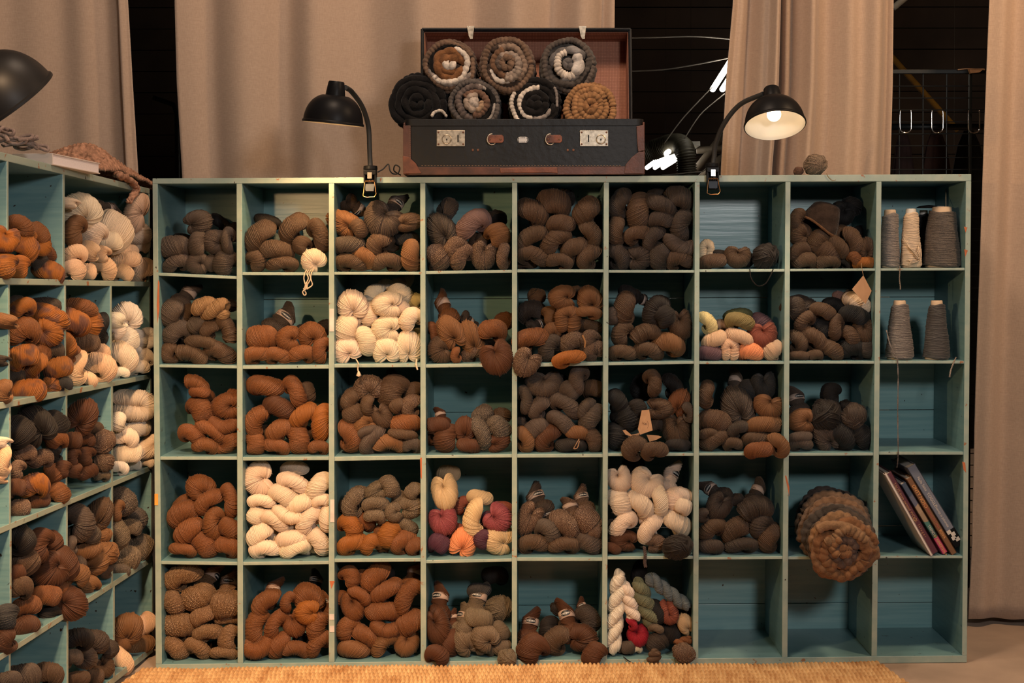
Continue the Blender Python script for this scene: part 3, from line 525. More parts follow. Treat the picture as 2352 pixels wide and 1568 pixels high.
DATA = """
M 0 0 350 400 5.6|275,935,390,265,2,b,g;300,1165,345,200,22,b,g;595,615,290,330,200,f,g;575,900,310,195,82,b,g;800,870,290,320,-15,f,g;970,860,330,150,92,b,g;560,1170,260,250,0,f,g;740,1140,190,170,60,b,g,d1;925,1175,310,255,62,b,g;390,830,260,120,-10,b,k,d7;880,640,330,160,-40,b,k,d9;1040,740,220,120,90,b,k,d8
M 0 1 350 400 5.6|1360,800,430,270,52,b,m;1480,600,330,150,-15,b,k,d5;1800,690,400,250,50,b,m;2140,785,410,225,-70,b,m;1580,975,435,235,-5,b,m;1660,1160,380,180,3,b,m;1325,1130,270,250,-60,b,m;1910,910,220,200,60,b,m;2080,960,200,150,-50,b,k,d4;2060,1110,290,270,-50,f,w,d-1
M 0 2 760 400 5.47|140,610,290,380,-30,f,t;310,420,330,220,-35,h,m,d5,o30;350,680,230,180,-55,b,m;200,890,400,200,3,b,g;250,1135,400,200,-8,b,m;420,1040,310,190,-38,b,t;640,590,450,380,60,f,g;790,400,380,250,60,h,g,d6,o20;990,600,210,320,-170,f,m;600,880,300,260,55,b,m;740,880,180,180,90,b,m,d4;950,810,290,170,0,b,c,d4;690,1110,375,215,3,b,m;1005,1060,370,215,90,b,t,d-1
M 0 3 760 400 5.47|1470,430,260,210,60,e,g,d5;1380,690,330,400,-60,f,g;1780,630,440,275,38,b,p;1345,1060,320,265,-65,b,d;1560,930,300,230,45,b,d;1640,1060,330,230,60,b,d;1920,1080,300,330,80,f,d;1920,860,260,200,80,b,m,d3;1800,860,240,130,70,b,m,d4;2100,760,280,270,-60,b,t;2165,1030,310,150,85,b,d;2090,560,220,200,0,e,k,d9
M 0 4 1180 400 5.47|505,365,400,320,-15,b,m;235,470,400,255,-30,b,m;590,620,330,205,0,b,m;915,460,365,270,50,b,m;230,790,390,240,35,n,m;520,850,420,250,40,b,m;960,740,340,230,-60,b,m;780,940,350,245,20,b,m;235,1030,400,225,-15,b,m;570,1110,330,185,-8,b,m;950,1060,340,230,50,b,m;660,300,200,200,0,e,k,d6;150,1150,260,110,0,b,m,d3;1060,600,160,250,90,b,k,d6
M 0 5 1180 400 5.47|1340,360,360,235,65,b,j;1570,465,440,270,85,b,m;1840,380,400,200,-25,b,j;2080,300,340,270,-20,b,j;1850,570,310,200,0,b,j;2120,650,400,270,75,b,j;1290,710,360,195,85,b,m;1555,755,330,190,14,b,m;1760,800,330,210,55,b,j;2070,880,400,210,-25,u,g;1310,1050,340,230,-60,b,j;1480,930,270,170,0,b,j,d3;1590,1080,280,270,190,f,j;1830,1040,320,240,75,b,j;2090,1110,350,235,0,b,m;1800,250,220,130,0,b,k,d4;2190,520,200,140,70,b,k,d5
M 0 6 1590 400 3.618|118,628,160,115,82,c,w,d4;170,725,225,115,8,b,m;378,725,200,160,90,f,m;240,680,170,90,-10,b,k,d4;440,690,160,110,-40,b,k,d3;608,705,190,195,0,e,k;700,690,130,110,0,b,k,d5
M 0 7 1590 400 3.618|865,370,180,110,60,b,m;895,500,180,170,-20,f,m;1050,560,205,170,35,b,m;1130,640,230,160,-15,b,m;1220,600,200,110,-50,b,m;1330,560,230,150,-75,b,m;1220,510,190,140,50,b,m,d3;1450,610,140,160,-90,f,m;885,640,180,130,30,n,m;940,735,200,130,0,b,m;1125,740,205,115,3,b,m;1280,725,150,100,-40,b,j,d2;1440,740,190,90,3,b,o;1355,700,130,90,-50,b,r;1240,340,190,170,60,f,K,d5;1320,270,160,150,0,e,K,d8;1430,510,150,200,80,b,k,d8
M 1 0 350 630 5.6|240,500,340,260,72,b,g;430,270,360,250,55,h,g,d5;440,500,220,160,75,b,m,d3;750,440,450,270,-6,r,l,d-1;560,640,240,180,50,b,g;300,760,360,255,32,b,g;730,700,270,190,45,b,m;960,690,380,190,-72,n,m;215,1020,260,210,85,b,m;630,880,400,180,-12,n,m;500,1050,390,210,-15,n,m;860,1020,390,240,-24,b,m;1000,400,180,140,0,e,k,d7;520,740,190,130,45,b,g,d3;420,900,200,150,0,b,k,d5
M 1 1 350 630 5.6|1660,600,440,340,52,h,j,d3,o180;1400,810,380,285,0,b,r;1740,830,300,280,0,f,r;2040,770,320,290,-70,f,r;1340,1050,375,215,12,b,r;1605,1070,330,200,-8,b,r;1915,1030,335,210,8,b,r;2170,1000,320,205,80,b,r;2230,680,200,190,0,e,k,d6;1920,710,150,120,0,b,k,d6
M 1 2 760 630 5.47|265,370,350,330,-80,f,w;195,690,345,270,85,b,w;320,600,160,200,80,b,w,d2;440,835,350,240,-65,b,w;690,690,320,320,0,f,w;700,380,300,330,0,f,w;870,250,290,230,-20,b,w,d4;880,430,260,200,-50,b,w,d2;1000,570,300,240,50,b,w;195,1010,340,290,-60,f,w;690,990,320,300,-80,f,w;970,900,300,380,-85,f,w;490,500,290,220,65,b,w,d2;560,260,260,260,90,b,W,d6;830,150,420,260,20,h,W,d8,o60;1060,340,190,210,60,b,y,d5;1090,760,160,160,90,b,y,d4
M 1 3 760 630 5.47|1420,420,430,240,115,h,r,d3;1500,720,290,400,-60,f,t,d-1;1760,800,260,430,-70,f,t;1720,590,240,180,-40,h,j,d5,o40;2030,710,330,260,0,b,r;2180,590,230,220,0,e,r,d7;1360,1000,330,260,10,f,m;1570,1020,190,120,90,b,r;1800,1010,320,190,15,b,d,d2;2090,1060,380,380,110,f,R,d-3;1300,740,280,140,-70,b,r,d3;1980,880,240,120,0,b,k,d6
M 1 4 1180 630 5.47|600,290,280,300,0,f,t;680,560,320,300,88,c,t;955,315,290,320,-70,f,t;940,480,310,140,-5,b,t;290,270,210,170,0,e,t,d6;220,470,340,260,15,b,j,d4;300,630,260,160,25,h,j,d4,o10;210,820,430,255,14,b,r,d-1;150,1120,310,320,60,f,d,d-2;450,980,340,240,62,b,j;480,710,200,200,-60,f,t,d1;740,860,310,240,15,b,d;690,1060,385,180,12,b,o;960,820,230,210,60,b,d;1010,1000,280,220,-60,f,d;950,660,320,170,-10,b,m,d2;780,230,170,160,0,e,m,d6;460,520,220,170,-80,b,t,d3;700,730,330,140,0,b,k,d4
M 1 5 1180 630 5.47|1390,430,400,250,78,b,m;1440,230,220,160,-30,b,k,d4;1600,310,240,180,-20,h,k,d4;1240,520,210,160,80,b,g;1780,460,400,280,-30,f,k;1890,530,250,260,-50,b,k,d-1;2090,640,280,350,100,f,m;1360,750,310,240,70,b,m;1650,740,350,225,25,n,m;1950,870,400,245,-18,b,t;1370,1000,345,190,-3,b,m;1700,990,355,210,-12,b,m
M 1 6 1590 630 3.618|130,405,195,120,-60,b,y;380,335,220,100,5,b,G,d3;400,395,230,135,-14,b,v;590,510,220,190,100,f,E;575,400,190,130,-30,b,z,d3;185,545,205,125,25,b,s;400,525,225,115,-25,b,s;150,655,190,120,-5,b,z;315,635,170,140,90,c,s;490,650,210,135,-8,b,O;670,645,170,145,55,b,s;260,430,140,90,-30,b,s,d4;730,600,90,120,80,b,k,d6
M 1 7 1590 630 3.618|850,280,180,170,-60,b,j;940,270,260,150,-25,b,j,d2;1090,305,205,120,-20,b,m;935,390,190,125,45,b,m;1080,450,190,150,-80,b,K,d1;1200,440,205,115,80,b,m;1010,540,280,150,-40,b,m;880,560,190,135,-65,b,m;1165,650,210,130,-30,b,m;1320,520,190,115,-60,b,m;1430,480,170,190,100,f,m;890,685,175,75,0,b,m;1025,680,125,85,0,b,m;1330,640,230,160,0,b,K;1190,270,210,140,-10,b,K,d3;1350,345,240,150,-15,b,K;1460,620,140,150,80,b,j;1380,230,230,120,-30,b,w,d1;1215,185,100,90,0,e,p,d4;1300,190,120,110,0,e,g,d3
M 2 0 350 840 5.6|570,235,315,195,-25,n,r;600,330,250,150,-8,b,r;610,560,340,290,-55,b,r;940,520,310,330,0,f,r;920,760,380,210,3,u,r;500,890,340,225,-25,b,r;740,840,400,190,-32,b,r;670,1050,320,205,-5,b,r;960,1000,260,340,200,f,r;780,460,240,160,-45,h,r,d4,o-20;1040,370,150,140,0,e,r,d5
M 2 1 350 840 5.6|1440,260,445,240,-10,b,r;1830,335,400,230,-65,b,r;1620,530,385,240,-25,b,R;1990,350,260,190,-80,b,m,d2;1350,700,390,270,55,n,r;1320,1030,260,245,-80,b,r;1620,830,340,225,40,b,r;1930,640,370,210,42,b,o;2170,740,450,220,85,b,o;1590,1060,320,190,-15,b,r;1870,975,370,270,-75,b,r;2130,1060,250,180,0,b,r;1970,860,180,160,0,b,m,d3;1430,880,210,160,80,b,m,d3
M 2 2 760 840 5.47|470,260,360,270,-80,f,d;830,170,300,170,-25,h,j,d6,o10;770,320,400,330,60,b,m;830,500,190,160,50,b,m;1030,340,270,200,60,b,m,d2;1000,500,270,230,65,b,d;260,430,290,230,70,b,m;280,600,260,220,30,b,m;460,490,250,160,90,b,m;650,640,240,280,120,f,m;420,740,270,280,20,f,t;460,830,260,130,20,b,g;230,880,385,260,-70,b,r;520,950,400,195,52,b,g;720,1010,390,230,6,n,t;930,720,360,210,5,b,r;900,860,340,130,-8,b,m;1010,1010,240,190,0,b,g;740,890,160,90,0,b,m,d3;130,500,150,200,80,b,k,d5
M 2 3 760 840 5.47|1380,640,240,180,110,h,R,d4;1340,745,280,190,-5,b,R;1440,950,330,270,80,b,R;1680,790,240,300,-90,f,R;1730,1020,280,170,-12,b,R;1890,850,400,200,-72,b,D;1900,620,260,210,45,b,D,d2;2110,780,310,240,-42,b,D;2150,620,210,180,0,e,m,d4;2110,1010,220,270,200,f,R;1280,920,160,250,90,b,R,d3
M 2 4 1180 840 5.47|380,240,430,295,90,f,g;810,180,360,215,82,b,g;700,310,250,220,-25,b,g;990,290,250,215,0,b,m,d2;140,430,335,175,-82,b,g;320,520,315,215,50,b,g;650,500,430,230,-35,b,g;600,710,370,190,-38,b,g;910,540,270,180,60,b,g;980,650,360,220,50,b,g;290,785,290,230,20,b,g;800,840,285,165,-5,b,t;140,930,315,205,-70,b,t;430,960,375,245,50,b,R;720,1010,355,170,0,b,k;1000,960,300,210,-60,b,m;110,690,120,130,90,b,g,d3;560,210,200,170,80,b,k,d5
M 2 5 1180 840 5.47|1750,220,320,195,-85,b,m;2080,460,250,340,-110,f,r;1840,540,240,300,180,f,m;2050,830,330,420,95,f,m;1300,440,280,210,-60,b,K;1430,650,340,300,-50,b,K;1560,540,230,210,-60,b,k;1290,890,310,260,-80,b,K;1510,1030,310,265,50,b,m,d-1;1770,1070,315,210,5,b,m,d-1;2200,580,250,150,-70,b,g;1610,270,320,260,80,b,K,d6;2000,260,320,210,-60,b,k,d4;2060,1030,300,150,0,b,k;1800,740,170,150,0,b,j,d2
M 2 6 1590 840 3.618|115,240,215,125,80,b,m;370,330,250,310,-70,f,g;360,150,240,150,80,h,g,d5;600,170,190,200,100,f,c,d3;640,345,240,175,80,f,t;610,490,300,145,5,b,t;190,460,265,175,-8,b,m;140,570,160,100,0,b,m;190,640,245,135,28,b,m;380,530,180,120,30,b,j;340,655,160,110,0,b,m;545,610,245,110,0,b,m;560,700,225,125,5,b,r;725,660,205,135,-60,b,t,d-1;480,200,150,180,80,b,c,d4
M 2 7 1590 840 3.618|880,300,240,170,100,h,g,d3,o20;905,460,190,200,0,f,t;900,595,190,90,5,b,g;905,685,190,115,0,b,g;1115,630,200,240,-60,f,g;1120,410,235,240,0,e,k;1150,240,180,160,80,b,k,d4;1340,420,195,205,0,e,j;1280,335,110,100,0,e,k,d3;1250,590,260,180,-50,b,K;1390,615,220,200,-30,b,K
M 3 0 350 1040 5.6|600,450,320,330,-40,f,r;400,790,430,300,35,b,r;380,650,260,160,40,b,r,d3;720,630,390,235,40,b,r;990,620,420,210,-80,b,r;450,1010,400,255,50,b,r;780,920,410,235,85,b,r;990,970,300,240,-30,b,r;660,1190,350,265,-45,b,r;385,1250,330,160,-10,b,r;960,1210,330,250,-25,b,r
M 3 1 350 1040 5.6|1350,340,420,340,10,f,w;1820,210,320,190,0,b,w,d3;1810,390,405,235,-22,b,w;2130,440,390,240,52,b,w;1690,560,410,240,-28,b,w;1400,630,335,180,-5,b,w;1890,660,355,205,28,b,w;2170,620,240,170,10,b,w;1740,800,385,190,-15,u,w;1330,810,230,210,80,b,w;1560,880,390,215,-32,b,w;2010,880,400,235,52,b,w;2240,850,330,170,90,b,w;1370,1050,375,240,48,b,w;1780,1110,375,210,8,b,w;1445,1250,380,225,3,b,w;1820,1270,390,215,22,b,w;2130,1150,350,250,-50,b,w;1560,1080,180,150,0,b,w,d3;1740,970,210,140,30,b,w,d2;1970,1260,150,180,80,b,w,d3;2080,1000,210,130,-50,b,w,d2;2110,1280,180,110,-20,b,w,d3
M 3 2 760 1040 5.47|285,620,390,240,68,b,T;570,480,220,290,20,f,T;740,420,270,210,-60,b,T;560,650,315,190,3,b,T;550,800,260,170,-5,b,T;780,750,230,200,10,f,T;1010,680,270,270,200,f,T;1030,490,210,190,60,b,T;850,570,190,150,60,b,T,d2;960,930,260,180,-30,b,T,d1;240,930,320,255,-50,b,o;420,850,300,190,-40,b,r,d2;260,1190,360,230,22,b,o;490,1195,270,220,42,b,o;730,1030,340,260,60,b,o;640,980,220,170,60,b,r,d2;900,1120,330,230,42,b,r;1040,1180,220,190,45,b,r;650,1240,140,120,0,b,r,d3;130,680,150,200,80,b,k,d5
M 3 3 760 1040 5.47|1430,510,300,410,100,f,S;1470,260,270,200,0,b,S,d7;1410,860,330,330,110,f,P;1350,1140,250,240,-20,b,M;1670,1130,310,350,-110,f,O;1640,660,230,170,55,b,E,d4;1800,800,440,240,80,n,S;1870,560,300,170,-12,b,S,d3;2110,830,330,310,150,f,P;2150,700,250,170,-5,b,E,d3;1910,1090,230,220,60,b,M;2090,1160,340,340,-20,f,S;2200,1020,160,170,80,b,S,d3;1560,1000,220,180,60,b,E,d3;1960,850,220,150,80,b,M,d3
M 3 4 1180 1040 5.47|180,840,280,390,60,f,d;290,600,380,300,115,h,j,d3,o30;430,990,340,240,-45,b,g;440,800,220,180,110,h,j,d3,o0;640,920,400,290,-50,b,d;720,710,300,250,110,h,d,d3;940,880,390,290,-65,b,d;1010,990,200,190,-30,b,d;860,600,330,240,105,h,d,d5,o20;250,1190,375,235,0,b,m;630,1210,390,205,3,b,m;950,1160,340,240,-30,b,g
M 3 5 1180 1040 5.47|1330,340,280,300,110,f,w;1660,390,390,330,60,f,w;1970,330,440,250,70,h,w,d3,o30;2060,590,300,340,-20,f,w;2140,680,200,190,-30,b,w,d-1;1330,620,340,265,-60,b,w;1600,650,390,225,-48,b,w;1830,600,385,195,-82,b,w;1370,900,375,215,42,b,w;1230,950,210,130,85,b,g,d3;1720,950,400,230,58,b,w;2060,880,365,240,-38,b,w;1600,800,210,140,-60,b,w,d2;1370,1150,240,320,-10,f,R;1240,1240,210,130,-20,b,R;1790,1170,220,230,-160,f,d;2060,1180,340,290,0,e,k;1500,150,260,200,0,b,k,d6
M 3 6 1590 1040 3.618|220,450,190,220,60,f,j;180,320,270,150,150,h,j,d3,o0;525,460,265,195,20,n,j;540,340,240,150,60,h,j,d4;165,640,235,155,32,b,m;370,650,255,205,42,b,m;570,610,210,165,60,b,j;160,780,195,115,-5,b,j;410,785,265,125,5,b,j;640,720,235,165,70,b,m;370,390,120,100,0,b,j,d4;85,520,110,120,80,b,j
M 4 0 350 1280 5.445|360,250,440,285,25,b,Q;560,500,400,290,20,b,Q;900,600,370,320,15,b,Q;700,270,420,240,62,h,Q,d4,o60;940,370,400,280,85,h,Q,d3,o180;260,570,300,245,-50,b,Q;330,850,395,280,0,b,Q;610,740,310,215,35,b,Q;690,950,360,210,8,b,Q;910,780,290,150,0,b,Q,d2;940,1030,335,215,78,b,Q;280,1150,335,230,-40,b,Q;560,1160,330,220,-32,b,Q;880,1220,330,160,-3,b,Q;410,1010,220,140,10,b,Q,d3;780,1130,130,150,0,b,r,d4
M 4 1 350 1280 5.445|1420,560,380,245,45,n,r;1480,440,360,220,65,h,r,d3;1690,560,250,160,70,b,r;1940,500,330,350,-60,f,r;1930,690,290,280,0,f,o,d-1;2030,330,300,220,80,h,k,d6,o0;2150,600,300,200,90,h,r,d3,o0;1290,900,430,265,80,n,r;1530,860,405,205,65,b,r;1780,830,300,310,110,f,r;2060,880,370,240,75,n,r;1300,1220,370,250,8,u,r,d-1;1190,1120,210,160,-50,b,r;1570,1120,340,200,55,b,r;1780,1180,340,215,0,n,r;2070,1180,380,210,47,b,r;1880,1020,240,140,0,b,k,d4
M 4 2 760 1280 5.444|240,250,270,235,-60,b,r;555,260,400,280,52,b,r;680,420,400,200,32,b,r;355,475,300,170,-38,b,r;280,620,280,330,100,f,r;640,680,415,240,0,b,r;950,500,460,250,60,n,r;1030,230,320,230,75,h,r,d3;200,900,310,240,60,b,r;425,990,375,225,-35,b,r;670,900,340,185,-8,u,r;980,830,350,265,38,b,r;285,1170,380,210,-5,b,t;660,1130,370,225,50,n,t;940,1140,290,290,80,f,t;400,240,160,170,0,b,r,d2;710,200,150,170,0,b,k,d4;130,520,170,200,80,b,r,d3;730,600,300,200,0,b,k,d6
M 4 3 760 1280 5.444|1325,890,310,440,110,f,R,d-1;1360,560,420,270,85,h,R,d2,o-30;1330,1230,290,240,-30,b,R,d-1;1500,1080,310,210,70,b,R;1520,780,220,170,100,h,R,d3,o-30;1690,1160,310,330,-60,f,N,d-1;1680,900,240,210,80,b,N;1660,790,360,240,75,h,N,d2,o-50;1830,560,420,280,75,h,N,d3,o-20;1850,770,330,240,-15,b,N,d-1;1920,1000,300,310,-40,f,N,d-2;1930,1210,230,190,0,b,N;2100,640,310,310,0,e,N,d3;2120,920,250,190,-50,b,N;2130,1150,220,210,60,b,N;2200,1265,215,215,0,e,N,d-3;1850,410,270,170,0,b,c,d5;2050,230,300,220,0,b,k,d8
M 4 4 1180 1280 5.444|230,1160,360,350,50,b,R,d-1;200,880,420,270,80,h,R,d2,o180;540,1140,350,300,52,b,m,d-1;560,950,260,180,55,h,m,d3;680,800,520,260,108,h,R,d1,o180;870,1010,320,330,190,f,R,d-1;1000,1220,300,260,55,b,R,d-2;930,780,340,270,-55,b,j,d2;860,640,230,160,115,h,R,d5,o0;560,640,190,170,0,e,k,d5;430,900,290,210,80,b,k,d4
M 4 5 1180 1280 5.444|1275,680,950,200,84,r,W;1280,1130,230,160,0,b,N,d1;1450,560,480,170,-75,r,W;1640,560,580,210,-70,r,V;1930,430,620,160,-38,r,U;1560,990,250,240,110,f,X;1480,830,170,110,-60,b,X;1940,680,300,210,-75,c,E;1790,700,290,190,-80,b,K;1780,890,190,110,-20,b,N;2150,830,190,260,-60,f,S;1950,960,290,270,0,b,k,d1;1790,1060,270,230,30,b,j;2120,1060,220,120,20,r,r;2130,1195,265,230,0,e,d,d-1;1540,1150,130,90,0,b,w,d1;1430,1130,170,160,0,b,g;1760,1240,170,150,70,r,m;2120,660,160,150,0,e,k,d3;1400,950,130,300,0,b,k,d4;1580,200,300,200,80,b,k,d8
L 0 0 0 300 3.92|40,980,240,210,80,f,o;40,1215,210,200,80,b,o;-150,1200,260,200,10,b,o;-180,1010,260,200,-20,b,o
L 0 1 0 300 3.92|190,860,235,160,-35,b,r;360,930,210,140,-60,b,r;220,1040,270,200,-42,b,o;370,1030,170,180,120,f,o;170,1230,200,160,80,b,o;450,1270,260,175,-25,b,o;340,1180,210,160,-50,b,j,d3;440,1110,140,110,-60,b,r,d2;250,930,160,110,-40,b,o
L 0 2 0 300 3.92|720,720,330,290,-60,f,w;680,910,280,180,80,b,t;850,930,220,190,50,b,w;1030,900,350,280,-55,b,w;990,1010,210,180,10,b,w;1240,920,200,230,160,f,w;1270,1020,160,160,0,b,w,d2;1220,740,340,180,-15,f,s;680,1110,200,160,10,b,s;800,1080,160,180,70,b,s;910,1110,140,170,80,b,s;1120,1100,240,130,10,b,s,d2;1130,1180,280,160,15,b,s;670,1260,190,180,-40,b,s;800,1270,130,140,0,b,s;940,1240,230,180,-40,b,s;1110,1280,180,140,-20,b,s;1290,1260,230,190,32,b,s;960,690,280,120,-5,h,g,d5;620,650,90,180,80,b,w
L 1 0 0 650 3.484|5,300,110,250,80,b,t;0,620,80,160,80,b,j;25,870,180,150,80,b,t;-150,800,230,200,0,b,t
L 1 1 0 650 3.484|180,200,200,140,20,b,o;370,180,230,120,-5,b,j,d3;190,390,240,210,12,b,r;400,270,310,160,-25,b,o;570,300,310,170,-22,b,o;390,400,210,210,150,f,o;190,590,230,180,18,b,o;270,670,235,155,52,b,o;470,680,210,160,15,b,o;220,870,275,185,5,b,o;410,830,140,140,0,e,o;430,550,160,160,0,b,j;540,490,180,120,-70,b,o;570,560,140,120,50,b,r;120,740,150,130,0,b,j,d3;140,170,130,130,0,b,j,d3;330,560,150,140,0,b,r,d2
L 1 2 0 650 3.484|690,490,210,160,20,b,m;810,370,240,130,80,b,K,d4;640,200,270,140,-10,b,r,d1;700,320,230,220,180,f,o;620,680,260,160,80,b,s;800,670,260,200,-30,b,s;810,550,150,120,-50,b,s,d2;680,770,190,120,-20,b,s;520,810,120,110,0,b,c
L 1 3 0 650 3.484|1010,260,230,200,-80,f,W;925,300,120,180,80,b,W;940,380,130,130,-50,b,W;1010,450,210,180,-50,b,W;1110,450,150,120,-60,b,W;1180,440,160,130,70,c,W;980,590,260,190,-50,b,w;1150,600,150,150,30,b,w;1110,680,170,115,5,b,w;970,720,130,90,0,b,W;1070,530,140,110,0,b,W,d2
L 2 0 0 650 3.484|10,1280,90,160,80,b,w;35,1430,220,110,80,b,s;0,1560,80,140,80,b,s
L 2 1 0 650 3.484|280,1130,260,300,-60,f,k;160,1190,230,210,-60,b,k;450,1120,210,160,-40,b,k;460,1260,160,140,20,b,r;205,1370,160,140,0,b,d;330,1410,180,140,15,b,d;440,1370,150,120,80,b,k;140,1500,150,120,80,b,d;430,1520,150,130,-70,b,r;500,1490,130,120,70,b,R;380,1210,180,150,-30,b,R,d2
L 2 1 0 1080 3.213|260,120,195,185,0,b,o;120,130,130,130,0,b,R;150,280,140,125,0,b,d;290,225,150,120,20,b,R;440,170,160,130,-50,b,r;380,180,90,80,0,b,R,d1
L 2 2 0 650 3.484|660,1060,230,260,-120,f,R;690,1260,140,120,0,b,R;590,1260,130,130,0,b,R;820,1270,185,180,0,e,d;590,1400,150,100,80,b,R;690,1390,150,130,80,b,R;830,1430,150,140,0,e,d;700,1510,160,110,20,b,R;820,1540,120,90,0,b,T;590,1500,110,130,80,b,R;750,1170,150,110,0,b,m,d2;160,1560,10,10,0,b,r,d9
L 2 3 0 650 3.484|1075,980,340,225,-8,c,w;950,1110,140,110,80,b,W;1100,1150,200,160,15,b,W;1000,1240,210,155,-20,b,w;1020,1370,230,160,10,b,w;1190,1320,150,210,30,f,w;960,1480,140,100,-20,b,W;1080,1460,100,100,0,b,W;1190,1430,100,90,-20,b,w,d1
L 3 0 0 1080 3.213|40,1090,175,160,80,b,c;35,1260,190,170,80,b,R;-120,1150,200,180,0,b,c
L 3 1 0 1080 3.213|150,510,230,180,-60,b,k;290,560,240,190,80,b,R;390,530,150,130,-70,b,R;370,750,240,240,40,f,R;490,690,240,150,-70,b,R;190,680,190,180,-60,b,m;150,870,170,160,0,b,m;340,930,210,150,-5,b,r;200,1010,190,150,8,b,r;520,990,225,240,150,f,R,d-4;180,1170,210,170,30,b,R;370,1070,140,130,60,b,k;440,880,130,100,40,b,r;120,760,130,120,0,b,R,d1;290,700,150,200,0,b,k,d3
L 3 2 0 1080 3.213|590,390,270,190,-72,b,g;740,320,170,230,-110,f,m;620,480,230,150,-5,b,g;770,480,100,100,0,e,t;640,590,210,130,12,b,t;790,610,160,150,0,e,t;700,690,170,190,200,f,t;580,780,160,160,-30,b,t;660,860,150,140,50,b,t;790,740,110,90,60,b,g;525,560,130,90,80,b,g;570,690,130,110,0,b,g,d2
L 3 3 0 1080 3.213|910,230,210,170,-50,b,D;1010,360,170,140,-60,b,D;870,300,150,90,80,b,t;880,470,210,130,-75,b,T;970,430,150,130,0,b,T;1030,570,200,190,-40,b,T;940,650,190,170,-30,b,T;890,740,140,90,-15,b,D
L 4 1 0 1080 3.213|180,1520,220,170,0,b,g;360,1510,210,170,-30,b,m;60,1560,180,140,0,b,g
L 4 2 0 1080 3.213|580,1250,210,160,-10,b,k;700,1270,210,170,-20,b,j;800,1330,130,140,-60,b,j;540,1390,140,130,0,b,g;640,1390,150,150,150,f,g;770,1450,140,150,120,f,m;580,1540,160,110,0,b,m;700,1530,130,120,0,b,m
L 4 3 0 1080 3.213|940,1170,220,220,-100,f,t;1070,1140,170,140,40,b,s;1040,1320,210,140,38,b,t;900,1410,215,130,-60,b,s;900,1280,130,130,0,b,t,d2
"""
M_BAND = plain('paper_band_card', (.50, .36, .29), .7, 0, .06); M_OVAL = plain('black_label_ink', (.012, .012, .014), .45); M_INK = plain('white_print', (.75, .72, .68), .6)
BANDV = None
def band_mesh():
    n = 40; V = []; r = .535
    for y in (0, 1):
        for q, rr in ((0, r), (1, r+.012)):
            for k in range(n):
                a = 2*PI*k/n; V.append((y*.46, math.cos(a)*rr, math.sin(a)*rr*.98))
    F = []
    for k in range(n):
        j = (k+1) % n
        F += [(n+k, n+j, 3*n+j, 3*n+k), (j, k, 2*n+k, 2*n+j), (k, j, n+j, n+k), (2*n+j, 2*n+k, 3*n+k, 3*n+j)]
    me = bpy.data.meshes.new('paper_band'); me.from_pydata(V, [], F); me.polygons.foreach_set('use_smooth', [True]*len(me.polygons)); me.materials.append(M_BAND); return me
def oval_mesh():
    r = .556; V = [(.23, -r, 0)]; n = 28
    for q in (1, 2, 3):
        for k in range(n):
            a = 2*PI*k/n; x = .23+.17*math.cos(a)*q/3; th = .62*math.sin(a)*q/3; V.append((x, -r*math.cos(th), r*math.sin(th)))
    F = [(0, 1+k, 1+(k+1) % n) for k in range(n)]
    for q in (0, 1):
        for k in range(n): F.append((1+q*n+k, 1+(q+1)*n+k, 1+(q+1)*n+(k+1) % n, 1+q*n+(k+1) % n))
    me = bpy.data.meshes.new('oval_label'); me.from_pydata(V, [], F); me.materials.append(M_OVAL); return me
def text_mesh(s, size, bend_r, sg=1):
    cu = bpy.data.curves.new('t', 'FONT'); cu.body = s; cu.size = size; cu.align_x = 'CENTER'; cu.align_y = 'CENTER'; cu.extrude = 0.0; cu.offset = .004
    o = bpy.data.objects.new('t', cu); C.objects.link(o); dg = bpy.context.evaluated_depsgraph_get(); me = bpy.data.meshes.new_from_object(o.evaluated_get(dg)); bpy.data.objects.remove(o)
    for v in me.vertices:
        th = v.co.x/bend_r; h = v.co.y
        v.co = (.22+h*sg, -(bend_r+.004)*math.cos(th), -(bend_r+.004)*math.sin(th)*sg)
    me.materials.clear(); me.materials.append(M_INK); return me
ME_BAND, ME_OVAL, ME_TEXT, ME_TEXU = band_mesh(), oval_mesh(), text_mesh('LINKULLA', .13, .558), text_mesh('LINKULLA', .13, .558, -1)
import re as _re
def parse():
    out = []
    for line in DATA.strip().split('\n'):
        h, body = line.split('|'); sh, r, c, ox, oy, scl = h.split()
        for e in body.split(';'):
            e = e.strip()
            if not e: continue
            p = e.split(',')
            x, y, Lp, Wp, a = [float(q) for q in p[:5]]; ty, col = p[5], p[6]; d = 0.0; fl = ''
            for q in p[7:]:
                if q[0] == 'd': d = float(q[1:])
                else: fl += q
            out.append(dict(sh=sh, r=int(r), c=int(c), x=float(ox)+x/float(scl), y=float(oy)+y/float(scl), L=Lp/float(scl), W=Wp/float(scl), a=a, t=ty, col=col, d=d, f=fl))
    return out
SK = parse()
ORD = ['top', 'second', 'third', 'fourth', 'fifth']
NTH = ['first', 'second', 'third', 'fourth', 'fifth', 'sixth', 'seventh', 'eighth', 'ninth', 'tenth', 'eleventh', 'twelfth', 'thirteenth', 'fourteenth', 'fifteenth', 'sixteenth', 'seventeenth', 'eighteenth', 'nineteenth', 'twentieth']
COLN = ['one', 'two', 'three', 'four', 'five', 'six', 'seven', 'eight', 'nine']
NAME = {'e': 'yarn_ball', 'r': 'twisted_hank', 'h': 'banded_skein'}
WORD = {'b': 'skein', 'n': 'skein', 'u': 'skein', 'f': 'skein', 'c': 'skein', 'e': 'yarn ball', 'r': 'twisted hank', 'h': 'banded skein'}
for k in SK: k['area'] = k['L']*k['W']*(1 if k['d'] < 3 else .35)
plainsk = sorted([k for k in SK if k['t'] not in NAME], key=lambda k: -k['area'])
for i, k in enumerate(plainsk): k['stuff'] = i >= 318
